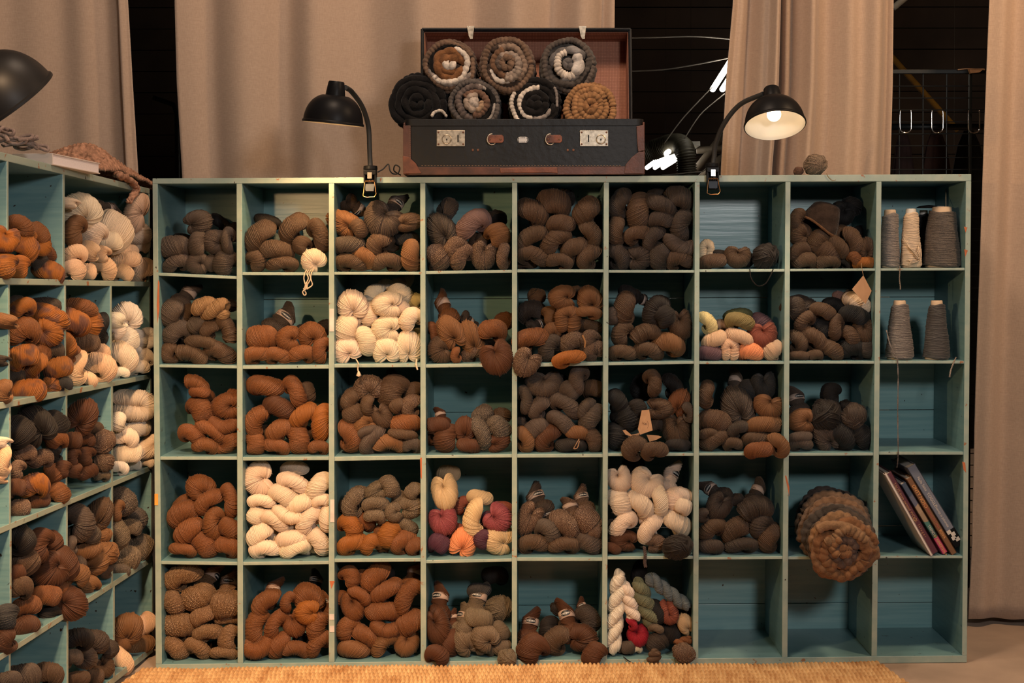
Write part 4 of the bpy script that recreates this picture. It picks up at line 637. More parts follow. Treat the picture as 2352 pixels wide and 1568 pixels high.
# labels: by colour, then place in its own compartment
cells = {}
for k in SK: cells.setdefault((k['sh'], k['r'], k['c']), []).append(k)
for (sh, r, c), ks in cells.items():
    live = [k for k in ks if not k.get('stuff')]
    ys = sorted(live, key=lambda k: -k['y']); layers = []
    for k in ys:
        if layers and layers[-1][0]['y']-k['y'] < 24: layers[-1].append(k)
        else: layers.append([k])
    nl = len(layers)
    where = ('column %s, row %s, long shelf' % (COLN[c], COLN[r])) if sh == 'M' else ('row %s, compartment %s, side-on shelf' % (COLN[r], COLN[c]))
    for li, l in enumerate(layers):
        l.sort(key=lambda k: k['x']); n = len(l)
        lay = '' if nl == 1 else ('lowest layer' if li == 0 else 'uppermost layer' if li == nl-1 else '%s layer up' % NTH[li])
        for i, k in enumerate(l):
            pos = '' if n == 1 else ('leftmost' if i == 0 else 'rightmost' if i == n-1 else 'middle' if n == 3 else '%s from left' % NTH[i])
            k['label'] = ' '.join(q for q in (PAL[k['col']][2], WORD[k['t']]+',', (pos+',') if pos else '', (lay+',') if lay else '', where) if q)
            k['pos'] = (pos, lay)
GRP = {('M', r, c): 'wool in column %s, %s row' % (COLN[c], ['top', 'second', 'third', 'fourth', 'bottom'][r]) for r in range(5) for c in range(9)}
for r in range(5):
    for c in range(4): GRP[('L', r, c)] = 'wool in the side-on shelf, %s row, compartment %s' % (['top', 'second', 'third', 'fourth', 'bottom'][r], COLN[c])
STUFF = []
cnt = 0
for k in SK:
    cnt += 1; rnd = random.Random(cnt*7+3)
    t = k['t']; flip = 1
    if t == 'u': t = 'n'; flip = -1
    me, ext = PROTO[t][rnd.randrange(len(PROTO[t]))] if t != 'r' else PROTO['r'][0 if k['L']/k['W'] < 2.3 else 1 if k['L']/k['W'] < 3.6 else 2]
    col, tex, _ = PAL[k['col']]; jj = (1+.2*(rnd.random()-.5)); lum = max(col); dk = .50 if lum < .6 else .50+.50*min(1, (lum-.6)/.08); mn = min(col); jj *= dk; col = tuple(max((q-.42*mn)*1.05, .3*q) if lum < .6 else q for q in col); col = tuple(min(1, q*jj*(1+.05*(rnd.random()-.5))) for q in col)
    if k['sh'] == 'M':
        th = R_(k['a']); hf = .5*math.hypot(k['L']*math.sin(th), k['W']*math.cos(th)) if k['t'] not in 'feh' else .25*(k['L']+k['W'])
        fy = floor_y(k['r'], k['c'], k['x']); Yc = .012+.5*k['W']*.0011+max(0, k['d'])*.015; fyb = 600+(fy-600)*3.6/(3.6+Yc)
        if k['y']+hf-fy > 8: k['d'] = min(k['d'], -3.4)      # hangs over the edge of its board
        elif k['t'] != 'h': k['y'] -= max(0, k['y']+hf*1.16-fyb-2)
        Yf = .012+k['d']*.015; S = ppm(Yf+.02); Wm = k['W']*S; Y = Yf+.5*Wm; pos = at(k['x'], k['y'], Y); S = ppm(Y); yaw = 0
    else:
        pf = atL(k['x'], k['y']); S = (pf.y+3.6)/FP; Wm = min(k['W'], k['L'])*S; ds = LDIV[k['r']]; xd = min([q[0] for q in ds if q[1] > k['x']] or [345]); y1 = atL(xd, k['y']).y
        pos = at(k['x'], k['y'], min(pf.y+.05+k['d']*.02, y1-.52*Wm)); S = (pos.y+3.6)/FP; yaw = R_(28)
    L, W = k['L']*S*1.15, k['W']*S*1.18
    if t == 'h': L *= 1.0
    if t in 'bnfcr':
        sx, sz = L/ext[0], W/ext[2]; sy = (abs(sx)+abs(sz))/2*.9
        if t == 'c': sx, sz = W/ext[0], L/ext[2]
    else: sx, sz = L/ext[0], W/ext[2]; sy = min(sx, sz)
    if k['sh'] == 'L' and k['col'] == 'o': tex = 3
    a = k['a']
    if t == 'f': a += 90      # pinch direction: local -z
    if t == 'c': a -= 90
    mat = Matrix.Rotation(yaw, 4, 'Z') @ Matrix.Rotation(R_(-a), 4, 'Y') @ Matrix.Diagonal((sx*(1 if rnd.random() < .5 or t in 'hcf' else -1), sy, sz*flip, 1))
    mat = Matrix.Translation(pos) @ mat
    if k.get('stuff'):
        STUFF.append((me, mat, col, tex)); continue
    if not me.materials: me.materials.append(YM[0, 'obj'])
    o = bpy.data.objects.new(NAME.get(t, 'yarn_skein'), me); C.objects.link(o)
    o.matrix_world = mat; o.color = (*col, 1)
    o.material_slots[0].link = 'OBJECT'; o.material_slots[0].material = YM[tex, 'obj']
    tag(o, k['label'], 'yarn', GRP[(k['sh'], k['r'], k['c'])])
    if t == 'h' and 'x' not in k['f']:
        b_ = bpy.data.objects.new('paper_band', ME_BAND); C.objects.link(b_); b_.parent = o
        b_.matrix_parent_inverse = Matrix.Identity(4)
        b_.matrix_basis = Matrix.Translation((.02, .40, .0)) @ Matrix.Rotation(R_(30), 4, 'Z')
        b_['label'] = 'brown paper band'
        if 'o' in k['f']:
            ov = bpy.data.objects.new('oval_label', ME_OVAL); C.objects.link(ov); ov.parent = b_
            rl = R_(float(_re.search(r'o(-?\d+)', k['f']+'o0').group(1)) if _re.search(r'o(-?\d+)', k['f']) else 0)
            up = abs(rl) > 1.7; rl = 0 if up else rl
            ov.matrix_basis = Matrix.Rotation(rl, 4, 'X'); ov['label'] = 'black oval label with white lettering'
            tx = bpy.data.objects.new('lettering', ME_TEXU if up else ME_TEXT); C.objects.link(tx); tx.parent = b_; tx.matrix_basis = Matrix.Rotation(rl, 4, 'X')
def build_stuff():
    v, loops, st, cols, uvs, mi = [], [], [], [], [], []; vo = 0; lo = 0; cache = {}
    for me, mat, col, tex in STUFF:
        if me.name not in cache:
            a = np.zeros(len(me.vertices)*3, np.float32); me.vertices.foreach_get('co', a)
            l = np.zeros(len(me.loops), np.int32); me.loops.foreach_get('vertex_index', l)
            p = np.zeros(len(me.polygons), np.int32); me.polygons.foreach_get('loop_start', p)
            u = np.zeros(len(me.loops)*2, np.float32); me.uv_layers[0].data.foreach_get('uv', u); cache[me.name] = (a.reshape(-1, 3), l, p, u)
        a, l, p, u = cache[me.name]; Mx = np.array(mat); w_ = a@Mx[:3, :3].T+Mx[:3, 3]
        v.append(w_); loops.append(l+vo); st.append(p+lo); uvs.append(u); cols.append(np.tile(np.array([*col, 1], np.float32), (len(a), 1))); mi.append(np.full(len(p), tex, np.int32)); vo += len(a); lo += len(l)
    me = bpy.data.meshes.new('small_skeins'); V = np.concatenate(v); Lp = np.concatenate(loops); S_ = np.concatenate(st)
    me.vertices.add(len(V)); me.vertices.foreach_set('co', V.astype(np.float32).ravel()); me.loops.add(len(Lp)); me.loops.foreach_set('vertex_index', Lp)
    me.polygons.add(len(S_)); me.polygons.foreach_set('loop_start', S_)
    for t in range(4): me.materials.append(YM[t, 'att'])
    me.polygons.foreach_set('material_index', np.concatenate(mi)); me.polygons.foreach_set('use_smooth', [True]*len(S_))
    uv = me.uv_layers.new(name='UVMap'); uv.data.foreach_set('uv', np.concatenate(uvs)); at_ = me.color_attributes.new('Col', 'FLOAT_COLOR', 'POINT'); at_.data.foreach_set('color', np.concatenate(cols).ravel())
    me.update(calc_edges=True); o = bpy.data.objects.new('tucked_in_skeins', me); C.objects.link(o)
    tag(o, 'smaller skeins of wool tucked between and behind the larger ones', 'yarn', None, 'stuff')
if STUFF: build_stuff()
print('skeins', len(SK), 'stuff', len(STUFF))

def to_mesh(o, mat):
    dg = bpy.context.evaluated_depsgraph_get(); dg.update(); me = bpy.data.meshes.new_from_object(o.evaluated_get(dg)); me.materials.clear(); me.materials.append(mat)
    n = bpy.data.objects.new(o.name.split('.')[0], me); C.objects.link(n); n.matrix_basis = o.matrix_basis.copy(); n.parent = o.parent; n.matrix_parent_inverse = o.matrix_parent_inverse.copy(); bpy.data.objects.remove(o); return n
# ---------------------------------------------------------------- desk lamps clamped to the shelves
M_BLK = plain('black_lacquer', (.007, .007, .008), .42, 0, .1, spec=.12); M_WHT = plain('lamp_white_enamel', (.80, .74, .64), .5, 0, .03)
M_STEEL = plain('steel', (.45, .42, .38), .3, 1.0, .15); M_BRASS = plain('copper_wire', (.6, .33, .15), .35, 1.0, .1); M_RUB = plain('black_rubber', (.02, .02, .02), .6)
def frame_to(loc, zax):
    z = Vector(zax).normalized(); x = Vector((1, 0, 0)); x = (x-z*x.dot(z)).normalized(); y = z.cross(x)
    return Matrix.Translation(loc) @ Matrix((x, y, z)).transposed().to_4x4()
def lamp(loc, zax, R, arm, clampz, label, power, col, bulb_s):
    e = empty('clamp_lamp', loc, label, 'lamp', 'black clamp lamps'); off = Vector(loc)
    A = frame_to(loc, zax)
    def add(g, name, m, sm=True, par=e, shp=None, bev=0):
        g.v = [v-off for v in g.v]; o = g.build(name, m, par, False, bev)
        if sm: smooth_by_angle(o, 50)
        return o
    dome = [(R*math.cos(t)**.75 if t < PI/2-.001 else 0, R*.98*math.sin(t)) for t in np.linspace(0.0, 1.22, 22)]
    rn = R*.335; zn = dome[-1][1]
    prof = [(R*1.0, -.002), (R*1.035, -.001), (R*1.035, .003), (R*1.005, .005)]+dome[1:]
    prof = [p for p in prof if p[0] > rn or p[1] < R*.6]+[(rn, R*.86), (rn*.94, R*1.05), (rn*.80, R*1.36), (rn*.72, R*1.40), (0.0005, R*1.405)]
    g = G(); g.lathe(prof, 64, A); add(g, 'lamp_shade', M_BLK)
    inner = [(R*1.0, -.002)]+[(r*.965, z*.96) for r, z in dome[1:] if r > rn]+[(rn*.9, R*.82), (0.0005, R*.83)]
    g = G(); g.lathe(inner, 64, A); add(g, 'reflector', M_WHT)
    g = G(); g.lathe([(.006*R/.071, R*.83), (.013*R/.071, R*.80), (.013*R/.071, R*.62), (.0125*R/.071, R*.60)], 24, A); add(g, 'bulb_socket', M_WHT)
    bz = R*.40; br = R*.235
    g = G(); g.lathe([(0.0004, bz-br)]+[(br*math.sin(t), bz-br*math.cos(t)) for t in np.linspace(.15, 2.3, 16)]+[(.012*R/.071, R*.64)], 28, A)
    bo = add(g, 'light_bulb', emis('lit_bulb', col, bulb_s)); bo.visible_shadow = True
    l = bpy.data.lights.new('bulb_light', 'SPOT'); l.energy = power; l.color = col; l.shadow_soft_size = br*.8; l.spot_size = R_(132); l.spot_blend = .5
    lo = bpy.data.objects.new('bulb_light', l); C.objects.link(lo); lo.parent = e; lo.location = (A @ Vector((0, 0, bz-br*1.95)))-off; lo.rotation_euler = A.to_euler()
    g = G(); g.tube(spline(arm, 50), .0062, 16); add(g, 'gooseneck', M_RUB)
    # clamp
    c = Vector(arm[-1])
    g = G(); g.box(c+Vector((0, -.004, -.005)), (.031, .030, .012)); g.box(c+Vector((0, .0, -.0315)), (.026, .004, .045)); g.lathe([(.0005, .014), (.017, .012), (.018, .004), (.0165, 0), (.0005, 0)], 24, Matrix.Translation(c+Vector((0, -.001, .0))))
    g.box(c+Vector((-.0135, -.006, -.030)), (.004, .022, .050)); g.box(c+Vector((.0135, -.006, -.030)), (.004, .022, .050)); g.box(c+Vector((0, .016, -.012)), (.026, .034, .004)); add(g, 'clamp_body', M_BLK, False, bev=.001)
    g = G(); g.prism([c+Vector((-.012, -.018, -.034)), c+Vector((.012, -.018, -.034)), c+Vector((.010, -.022, -.052)), c+Vector((-.010, -.022, -.052))], (0, .003, 0)); add(g, 'clamp_lever', plain('blued_steel', (.012, .02, .035), .4, 0), False)
    g = G(); pts = [(-.012, -.021, -.030), (-.016, -.026, -.064), (-.008, -.028, -.068), (.012, -.028, -.067), (.017, -.026, -.060), (.012, -.021, -.030)]
    g.tube([c+Vector(p) for p in pts], .0009, 6)
    for i in range(5): g.tube([c+Vector((-.0085+i*.0042, -.0205+.0026*math.cos(a), -.0275+.0026*math.sin(a))) for a in np.linspace(0, 5.6, 10)], .0008, 5)
    g.tube([c+Vector((-.012, -.0205, -.0275)), c+Vector((.012, -.0205, -.0275))], .0009, 6); add(g, 'clamp_spring', M_BRASS)
    g = G(); g.box(c+Vector((0, -.020, -.013)), (.011, .002, .016)); add(g, 'clamp_plate', M_STEEL, False)
    return e, A, add
WL = (1.0, .62, .29)
YA = -.16
la = at(765, 283, YA); topA = frame_to(la, (.10, -.06, 1)) @ Vector((.022, 0, .088))
ca = at(851, 392, -.006)
lamp(la, (.10, -.06, 1), .0715, [topA, at(808, 211, -.10), at(832, 245, -.05), at(846, 290, -.015), at(849, 345, -.006), ca], 0, 'black clamp lamp left of the suitcase, shade tilted down', BULB['a'], WL, 5)
lb = at(1780, 287, -.17); zb = (-.02, .40, .92); topB = frame_to(lb, zb) @ Vector((-.022, 0, .086)); cb = at(1636, 386, -.006)
lamp(lb, zb, .0725, [topB, at(1700, 240, -.08), at(1664, 283, -.045), at(1644, 330, -.015), at(1640, 362, -.006), cb], 0, 'black clamp lamp right of the suitcase with its glowing bulb showing', BULB['b'], (1.0, .80, .55), 7)
YC = -1.22
lc = at(14, 243, YC); lcx = atL(-230, 300, -.02)
zc_ = (-.50, -.42, .76); topC = frame_to(lc, zc_) @ Vector((-.02, .02, .105))
lamp(lc, zc_, .089, [topC, topC+Vector((-.09, .03, -.02)), lcx+Vector((0, 0, .17)), lcx+Vector((0, 0, .08)), lcx], 0, 'black clamp lamp at the left edge, its round shade cropped', BULB['c'], WL, 5)
# lamp cords
def cord(name, pts, r, m, label, cat='cable', n=50, seg=8):
    g = G(); g.tube(spline(pts, n), r, seg); o = g.build(name, m, None, True); return tag(o, label, cat)
cord('power_cord', [at(868, 395, .02), at(880, 388, .03), at(892, 377, .03), at(896, 392, .03), at(903, 399, .04), at(914, 398, .05), at(918, 385, .05), at(908, 379, .05), at(905, 392, .06), at(920, 402, .1)], .0017, M_RUB, 'black cord looping on the shelf top between left lamp and suitcase')
cord('power_cord', [at(1622, 388, .02), at(1612, 394, .03), at(1585, 396, .04), at(1560, 399, .06), at(1520, 402, .1)], .0014, M_RUB, 'thin black cord trailing left from the right-hand lamp clamp')
# ---------------------------------------------------------------- suitcase
M_LEA = plain('black_leather', (.007, .0075, .009), .5, 0, .35, 12, .6, 70, .3); M_BRN = plain('brown_leather', (.075, .023, .012), .5, 0, .45, 25, .3, 200)
M_BRN2 = plain('worn_tan_leather', (.15, .042, .016), .5, 0, .5, 30, .3, 200); M_NICK = plain('worn_nickel', (.42, .36, .28), .42, .85, .35, 120); M_RUST = plain('rusty_rivet', (.16, .07, .04), .6, .3)
def lining():
    m, nt, b = new_mat('checked_lining'); L = nt.links; tc = N(nt, 'ShaderNodeTexCoord'); ck = N(nt, 'ShaderNodeTexBrick', i_Scale=1.0)
    ck.offset = 0; ck.inputs['Brick Width'].default_value = .0042; ck.inputs['Row Height'].default_value = .0042; ck.inputs['Mortar Size'].default_value = .0006
    ck.inputs['Color1'].default_value = (.40, .17, .105, 1); ck.inputs['Color2'].default_value = (.46, .21, .135, 1); ck.inputs['Mortar'].default_value = (.25, .10, .06, 1)
    mp = N(nt, 'ShaderNodeMapping'); mp.inputs['Rotation'].default_value = (R_(90), 0, 0); L.new(tc.outputs['Object'], mp.inputs[0]); L.new(mp.outputs[0], ck.inputs[0]); L.new(ck.outputs[0], b.inputs['Base Color']); b.inputs['Roughness'].default_value = .8; return m
M_LIN2 = lining()
SY0, SY1 = -.02, .26
bL = at(928, 398, SY0); bR = at(1480, 398, SY0); tL = at(930, 275, SY0); zt_ = tL.z; zb_ = at(1200, 401, SY0).z
so = Vector(((bL.x+bR.x)/2, .12, zb_))
suit = empty('suitcase', so, 'old open black suitcase with brown leather corners, packed with wool rolls, on the shelf', 'suitcase')
def sadd(g, name, m, bev=0, sm=False, par=suit, off=so):
    g.v = [v-off for v in g.v]; o = g.build(name, m, par, False, bev)
    if sm: smooth_by_angle(o, 50)
    return o
def rbox(x0, x1, y0, y1, z0, z1, r):   # rounded footprint
    pts = []
    for cx, cy, a0 in ((x1-r, y0+r, -90), (x1-r, y1-r, 0), (x0+r, y1-r, 90), (x0+r, y0+r, 180)):
        for k in range(7): a = R_(a0+k*15); pts.append((cx+r*math.cos(a), cy+r*math.sin(a)))
    return pts
def shell(g, fp, z0, z1, t, mi=0):
    n = len(fp); cx = sum(p[0] for p in fp)/n; cy = sum(p[1] for p in fp)/n
    ins = [(cx+(p[0]-cx)*(1-t/abs(bR.x-bL.x)*2), cy+(p[1]-cy)*(1-t/(SY1-SY0)*2)) for p in fp]
    rings = [[(x, y, z0) for x, y in fp], [(x, y, z1) for x, y in fp], [(x, y, z1) for x, y in ins], [(x, y, z0+.004) for x, y in ins]]
    V = sum(rings, []); F = [tuple(reversed(range(n)))]
    for q in range(3):
        for k in range(n): j = (k+1) % n; F.append((q*n+k, q*n+j, (q+1)*n+j, (q+1)*n+k))
    F.append(tuple(3*n+k for k in range(n))); g.add(V, F, mi)
fp = rbox(bL.x+.003, bR.x-.003, SY0, SY1, 0, 0, .018)
g = G(); shell(g, fp, zb_+.002, zt_, .006); sadd(g, 'lower_case', M_LEA, .0008, True)
H_ = zt_-zb_
fp2 = rbox(bL.x, bR.x, SY0-.0025, SY1+.002, 0, 0, .020)
g = G(); shell(g, fp2, zb_, zb_+.020, .004); sadd(g, 'bottom_trim', M_BRN, .001, True)
fp3 = rbox(bL.x+.001, bR.x-.001, SY0-.0018, SY1+.001, 0, 0, .019)
g = G(); shell(g, fp3, zt_-.016, zt_+.0015, .004); sadd(g, 'rim_strip', M_LEA, .001, True)
def patch(pts, name, m, y=SY0-.0035, th=.003):
    if name == 'corner_cap': y -= .0012; th += .001
    g = G(); g.prism([at(px, py, y) for px, py in pts], (0, th, 0)); return sadd(g, name, m, .0008)
patch([(926, 288), (943, 288), (944, 372), (926, 372)], 'corner_strip', M_BRN)
patch([(1462, 290), (1480, 286), (1481, 345), (1466, 348), (1464, 330)], 'corner_strip', M_BRN)
patch([(925, 358), (938, 360), (955, 375), (968, 398), (926, 399)], 'corner_cap', M_BRN2)
patch([(1434, 398), (1437, 378), (1450, 362), (1468, 348), (1481, 348), (1480, 399)], 'corner_cap', M_BRN)
for sx in (bL.x-.001, bR.x-.004):
    g = G(); g.box((sx+.0025, SY0+.025, zb_+.03), (.006, .05, .06)); g.box((sx+.0025, SY0+.012, zb_+H_*.55), (.005, .025, H_*.8)); sadd(g, 'corner_cap', M_BRN, .002)
g = G()
for i in range(64):
    p = at(970+i*7.2, 380.5, SY0-.003); g.box(p, (.0042, .0012, .0007))
for i in range(16):
    p = at(942, 292+i*5, SY0-.004); g.box(p, (.0007, .001, .0032))
sadd(g, 'stitching', plain('linen_thread', (.30, .18, .10), .8))
g = G(); pts = [(1148, 386), (1280, 384), (1281, 398), (1262, 396), (1150, 397)]; g.prism([at(a, b_, SY0-.006) for a, b_ in pts], (0, .005, 0)); sadd(g, 'carrying_handle', M_BRN2, .001)
for (x0, kx, sx) in ((1003, 1026, 1052), (1332, 1380, 1352)):
    g = G(); g.prism([at(x0, 299, SY0-.003), at(x0+65, 299, SY0-.003), at(x0+65, 335.5, SY0-.003), at(x0, 335.5, SY0-.003)], (0, .003, 0)); lk = sadd(g, 'lock_plate', M_NICK, .0006)
    g = G(); A = frame_to(at(kx, 320, SY0-.003), (0, -1, 0)); g.lathe([(.0125, 0), (.0125, .001), (.0112, .0018), (.0100, .0012), (.0095, .0022), (.0005, .0022)], 32, A); k_ = sadd(g, 'lock_knob', M_NICK, 0, True); k_.parent = lk
    g = G(); g.lathe([(.0018, .0024), (.0005, .0027)], 12, A); g.box(at(kx, 322.5, SY0-.0055), (.0012, .0006, .004)); g.box(at(sx, 318, SY0-.0032), (.0028, .0008, .0175)); o = sadd(g, 'keyhole', M_BLK); o.parent = lk
    for dx, dy in ((4, 5), (61, 5), (4, 32), (61, 32)):
        g = G(); g.lathe([(.0026, 0), (.002, .0012), (.0004, .0016)], 12, frame_to(at(x0+dx, 299+dy, SY0-.003), (0, -1, 0))); o = sadd(g, 'rivet', M_RUST, 0, True); o.parent = lk
for cx, sx in ((1126, 1), (1260, 1)):
    g = G(); g.prism([at(cx-6, 310, SY0-.003), at(cx+27, 309.5, SY0-.003), at(cx+31, 314, SY0-.003), at(cx+31, 324, SY0-.003), at(cx+27, 328, SY0-.003), at(cx-6, 328, SY0-.003)], (0, .003, 0)); tb = sadd(g, 'handle_loop', M_BRN2, .001)
    g = G(); c = at(cx+4, 320, SY0-.007); g.tube([c+Vector((-.012*math.sin(a), -.002*math.sin(a), .0135*math.cos(a))) for a in np.linspace(-.1, PI+.5, 20)]+[c+Vector((.008, 0, -.009))], .0014, 8); o = sadd(g, 'd_ring', M_NICK, 0, True); o.parent = tb
    for q in (-1, 24):
        g = G(); g.lathe([(.003, 0), (.0024, .0012), (.0004, .0015)], 12, frame_to(at(cx+q, 319, SY0-.0035), (0, -1, 0))); o = sadd(g, 'rivet', M_RUST, 0, True); o.parent = tb
g = G(); c = at(1201, 321, SY0-.0015); pts = []
for s in (1, -1):
    for k in range(9): a = R_(-90+k*22.5)*1; pts.append(c+Vector((s*(.0065+.0075*math.cos(a)), 0, s*.0075*math.sin(a))))
g.prism(pts, (0, .0015, 0)); bd = sadd(g, 'oval_badge', plain('silver_badge', (.55, .5, .45), .4, .5, .1), .0003)
g = G()
for s in (1, -1): g.tube([c+Vector((s*(.0065+.0058*math.cos(R_(-60+k*15))), -.0004, .0058*math.sin(R_(-60+k*15)))) for k in range(9)], .0008, 6)
for k in range(5): g.box(c+Vector((-.005+k*.0025, -.0003, .0052)), (.0014, .0005, .0014)); g.box(c+Vector((-.005+k*.0025, -.0003, -.0054)), (.0014, .0005, .0014))
o = sadd(g, 'engraving', M_BLK); o.parent = bd
for px in (1086, 1098, 1304, 1317):
    g = G(); g.lathe([(.0032, 0), (.0026, .0013), (.0004, .0016)], 12, frame_to(at(px, 344.5, SY0-.0005), (0, -1, 0))); sadd(g, 'rivet', M_RUST, 0, True)
# lid standing open at the back
LY = .275
a_, b2, c_, d_ = at(976, 90, LY+.045), at(1443, 90, LY+.045), at(1445, 278, LY), at(976, 278, LY)
zl0 = zt_-.004
g = G(); w_ = .0095; q = [Vector((a_.x, LY+.045, a_.z)), Vector((b2.x, LY+.045, b2.z)), Vector((c_.x, LY, zl0)), Vector((d_.x, LY, zl0))]
fwd = Vector((0, -.095, .012)); up_ = (q[0]-q[3]).normalized()
g.prism(q, (0, .004, 0), 0)
for p0, p1, inn in ((q[0], q[1], -up_), (q[1], q[2], Vector((-1, 0, 0))), (q[3], q[0], Vector((1, 0, 0)))):
    g.prism([p0, p1, p1+fwd, p0+fwd], inn*.005, 0)
lid = sadd(g, 'lid', M_LEA, .0012)
g = G(); pd = [p+Vector((0, -.0005, 0)) for p in q]
ins = [q[0]+Vector((.006, -.002, -.006)), q[1]+Vector((-.006, -.002, -.006)), q[2]+Vector((-.006, -.002, .0)), q[3]+Vector((.006, -.002, 0))]
g.prism(ins, (0, .0012, 0))
for p0, p1, inn in ((ins[0], ins[1], -up_), (ins[1], ins[2], Vector((-1, 0, 0))), (ins[3], ins[0], Vector((1, 0, 0)))):
    g.prism([p0, p1, p1+fwd*.93, p0+fwd*.93], inn*.0012, 0)
sadd(g, 'lid_lining', M_LIN2).parent = suit
g = G()
for p0, p1 in ((q[0]+fwd, q[1]+fwd), (q[0]+fwd, q[3]+fwd), (q[1]+fwd, q[2]+fwd)): g.tube([p0, p0.lerp(p1, .5), p1], .0036, 10)
sadd(g, 'lid_piping', M_LEA, 0, True)
for px in (1081, 1338):
    yf = (q[0]+fwd).y; t_ = at(px, 64, yf-.004)
    g = G(); g.box(t_+Vector((0, .004, .002)), (.021, .013, .005)); g.prism([t_+Vector((-.0095, -.003, 0)), t_+Vector((.0095, -.003, 0)), t_+Vector((.0065, -.004, -.022)), t_+Vector((.006, -.0045, -.030)), t_+Vector((-.001, -.0045, -.031)), t_+Vector((-.0055, -.004, -.022))], (0, .0022, 0)); sadd(g, 'lid_hasp', M_NICK, .0006)
# ---------------------------------------------------------------- rolls of carded wool
def bumpy(pts, r, bead, seed, seg=14, amp=.22):
    """a plump roving strand, beaded along its length"""
    rng = np.random.RandomState(seed); P = [Vector(p) for p in pts]; rr = []; d = 0; out = []
    for i, p in enumerate(P):
        if i: d += (p-P[i-1]).length
        f = abs(math.sin(PI*d/bead)); rr.append(r*(1-amp+amp*1.5*f**.6)*(1+.10*math.sin(d*37+seed)))
    rr[0] *= .35; rr[-1] *= .35
    if len(rr) > 4: rr[1] *= .7; rr[-2] *= .7
    return P, rr
def coil(g, cen, ax, r0, r1, a0, a1, tr, bead, seed, lift=0.0, n=None, jit=.05):
    """strand wound round an axis: cen centre, ax (u, v, w) frame"""
    u, v, w_ = ax; rng = random.Random(seed); n = n or min(260, max(14, int(R_(abs(a1-a0))*max(abs(r0), abs(r1))/(bead/6))))
    pts = []
    ph = rng.random()*6
    for i in range(n+1):
        t = i/n; a = R_(a0+(a1-a0)*t)
        r = (r0+(r1-r0)*t)*(1+jit*math.sin(a*2+ph)+jit*.6*math.sin(a*5+ph*2)); pts.append(cen+u*(r*math.cos(a))+v*(r*math.sin(a))+w_*(lift+.002*math.sin(a*3+ph)))
    P, rr = bumpy(pts, tr, bead, seed); g.tube(P, rr, 12)
BRG, WH, RU, BK, GY, TN = (.20, .125, .085), (.62, .54, .46), (.27, .12, .05), (.014, .012, .012), (.17, .155, .15), (.42, .22, .10)
def roll(px, py, rpx, Y, ln, label, body, rings, zax=(0, -1, .06)):
    c = at(px, py, Y); R = rpx*ppm(Y); w_ = Vector(zax).normalized(); u = Vector((1, 0, 0)); u = (u-w_*u.dot(w_)).normalized(); v = w_.cross(u); v = v if v.z > 0 else -v
    e = empty('wool_roll', c-w_*ln*.5, label, 'wool roll', 'rolls of wool in the suitcase'); off = e.location.copy(); sd = int(px)
    def put(g, nm, col, lab=None):
        g.v = [p-off for p in g.v]; o = g.build(nm, woolc(col), e, True)
        if lab: o['label'] = lab
        return o
    g = G(); seg, n = 64, 26; A = Matrix((u, v, -w_)).transposed().to_4x4(); A = Matrix.Translation(c) @ A
    prof = [(.0005, R*.12)]+[(R*.9*k/5, R*.12-.0*k) for k in range(1, 5)]+[(R*.86, R*.10), (R*.93, R*.2)]+[(R*.94, R*.3+(ln-R*.3)*k/n) for k in range(n+1)]+[(.0005, ln)]
    g.lathe(prof, seg, A); rr = random.Random(sd); ph = [rr.random()*6 for _ in range(6)]
    for i, p in enumerate(g.v):
        q_ = p-c; a = math.atan2(q_.dot(v), q_.dot(u)); d = q_.dot(w_); k = .05*math.sin(a*9+d*260+ph[0])+.04*math.sin(a*17-d*300+ph[1])+.03*math.sin(a*3+ph[2]); rad = q_-w_*d
        g.v[i] = p+rad*k
    put(g, 'wool_core', body)
    # outer wraps along the side
    for k in range(max(2, int(ln/(R*.42)))):
        g = G(); coil(g, c-w_*(R*.22+k*R*.42), (u, v, w_), R*.93, R*.93, 0, 360, R*.13, R*.20, sd+k, 0, None, .015); put(g, 'wool_strand', body)
    for (col, r0, r1, a0, a1, tr, bead, lift) in rings:
        g = G(); coil(g, c, (u, v, w_), R*r0, R*r1, a0, a1, R*tr, R*bead, sd+int(a0)+int(r0*100), R*lift)
        put(g, 'wool_strand', col)
    return e
def blob_ring(col, r0, r1, turns, tr, bead, lift=0.0, a0=40): return (col, r0, r1, a0, a0+360*turns, tr, bead, lift)
YF = .045
roll(1033, 150, 59, YF, .20, 'wool roll upper left in the suitcase, rust centre with a white heart', (.17, .11, .08),
     [(BRG, .88, .90, 20, 380, .11, .16, 0), (BK, .74, .74, 0, 362, .10, .30, -.01), (WH, .70, .66, -150, 75, .11, .22, .10), ((.35, .29, .25), .76, .80, 190, 340, .09, .2, .06), (RU, .52, .46, 0, 355, .16, .5, .06), (RU, .30, .26, 20, 330, .17, .4, .10), (WH, .16, .10, 100, 420, .14, .5, .18), (WH, .04, .16, -90, -40, .10, .3, .2)])
roll(1165, 148, 62, YF-.01, .20, 'wool roll upper middle in the suitcase, mottled brown with beige curls', (.19, .13, .10),
     [(BRG, .88, .90, 0, 360, .12, .15, 0), ((.09, .06, .045), .74, .70, 180, 500, .11, .2, .0), (WH, .66, .62, 195, 300, .09, .2, .08), ((.30, .21, .155), .66, .60, -60, 120, .13, .17, .10), ((.22, .12, .07), .5, .42, 100, 330, .14, .18, .1), ((.40, .31, .25), .46, .30, -100, 140, .13, .16, .18), ((.24, .15, .10), .25, .12, 0, 420, .14, .17, .22), ((.38, .30, .24), .55, .5, -100, -20, .12, .16, .22), ((.15, .11, .09), .3, .3, 120, 230, .12, .2, .2)])
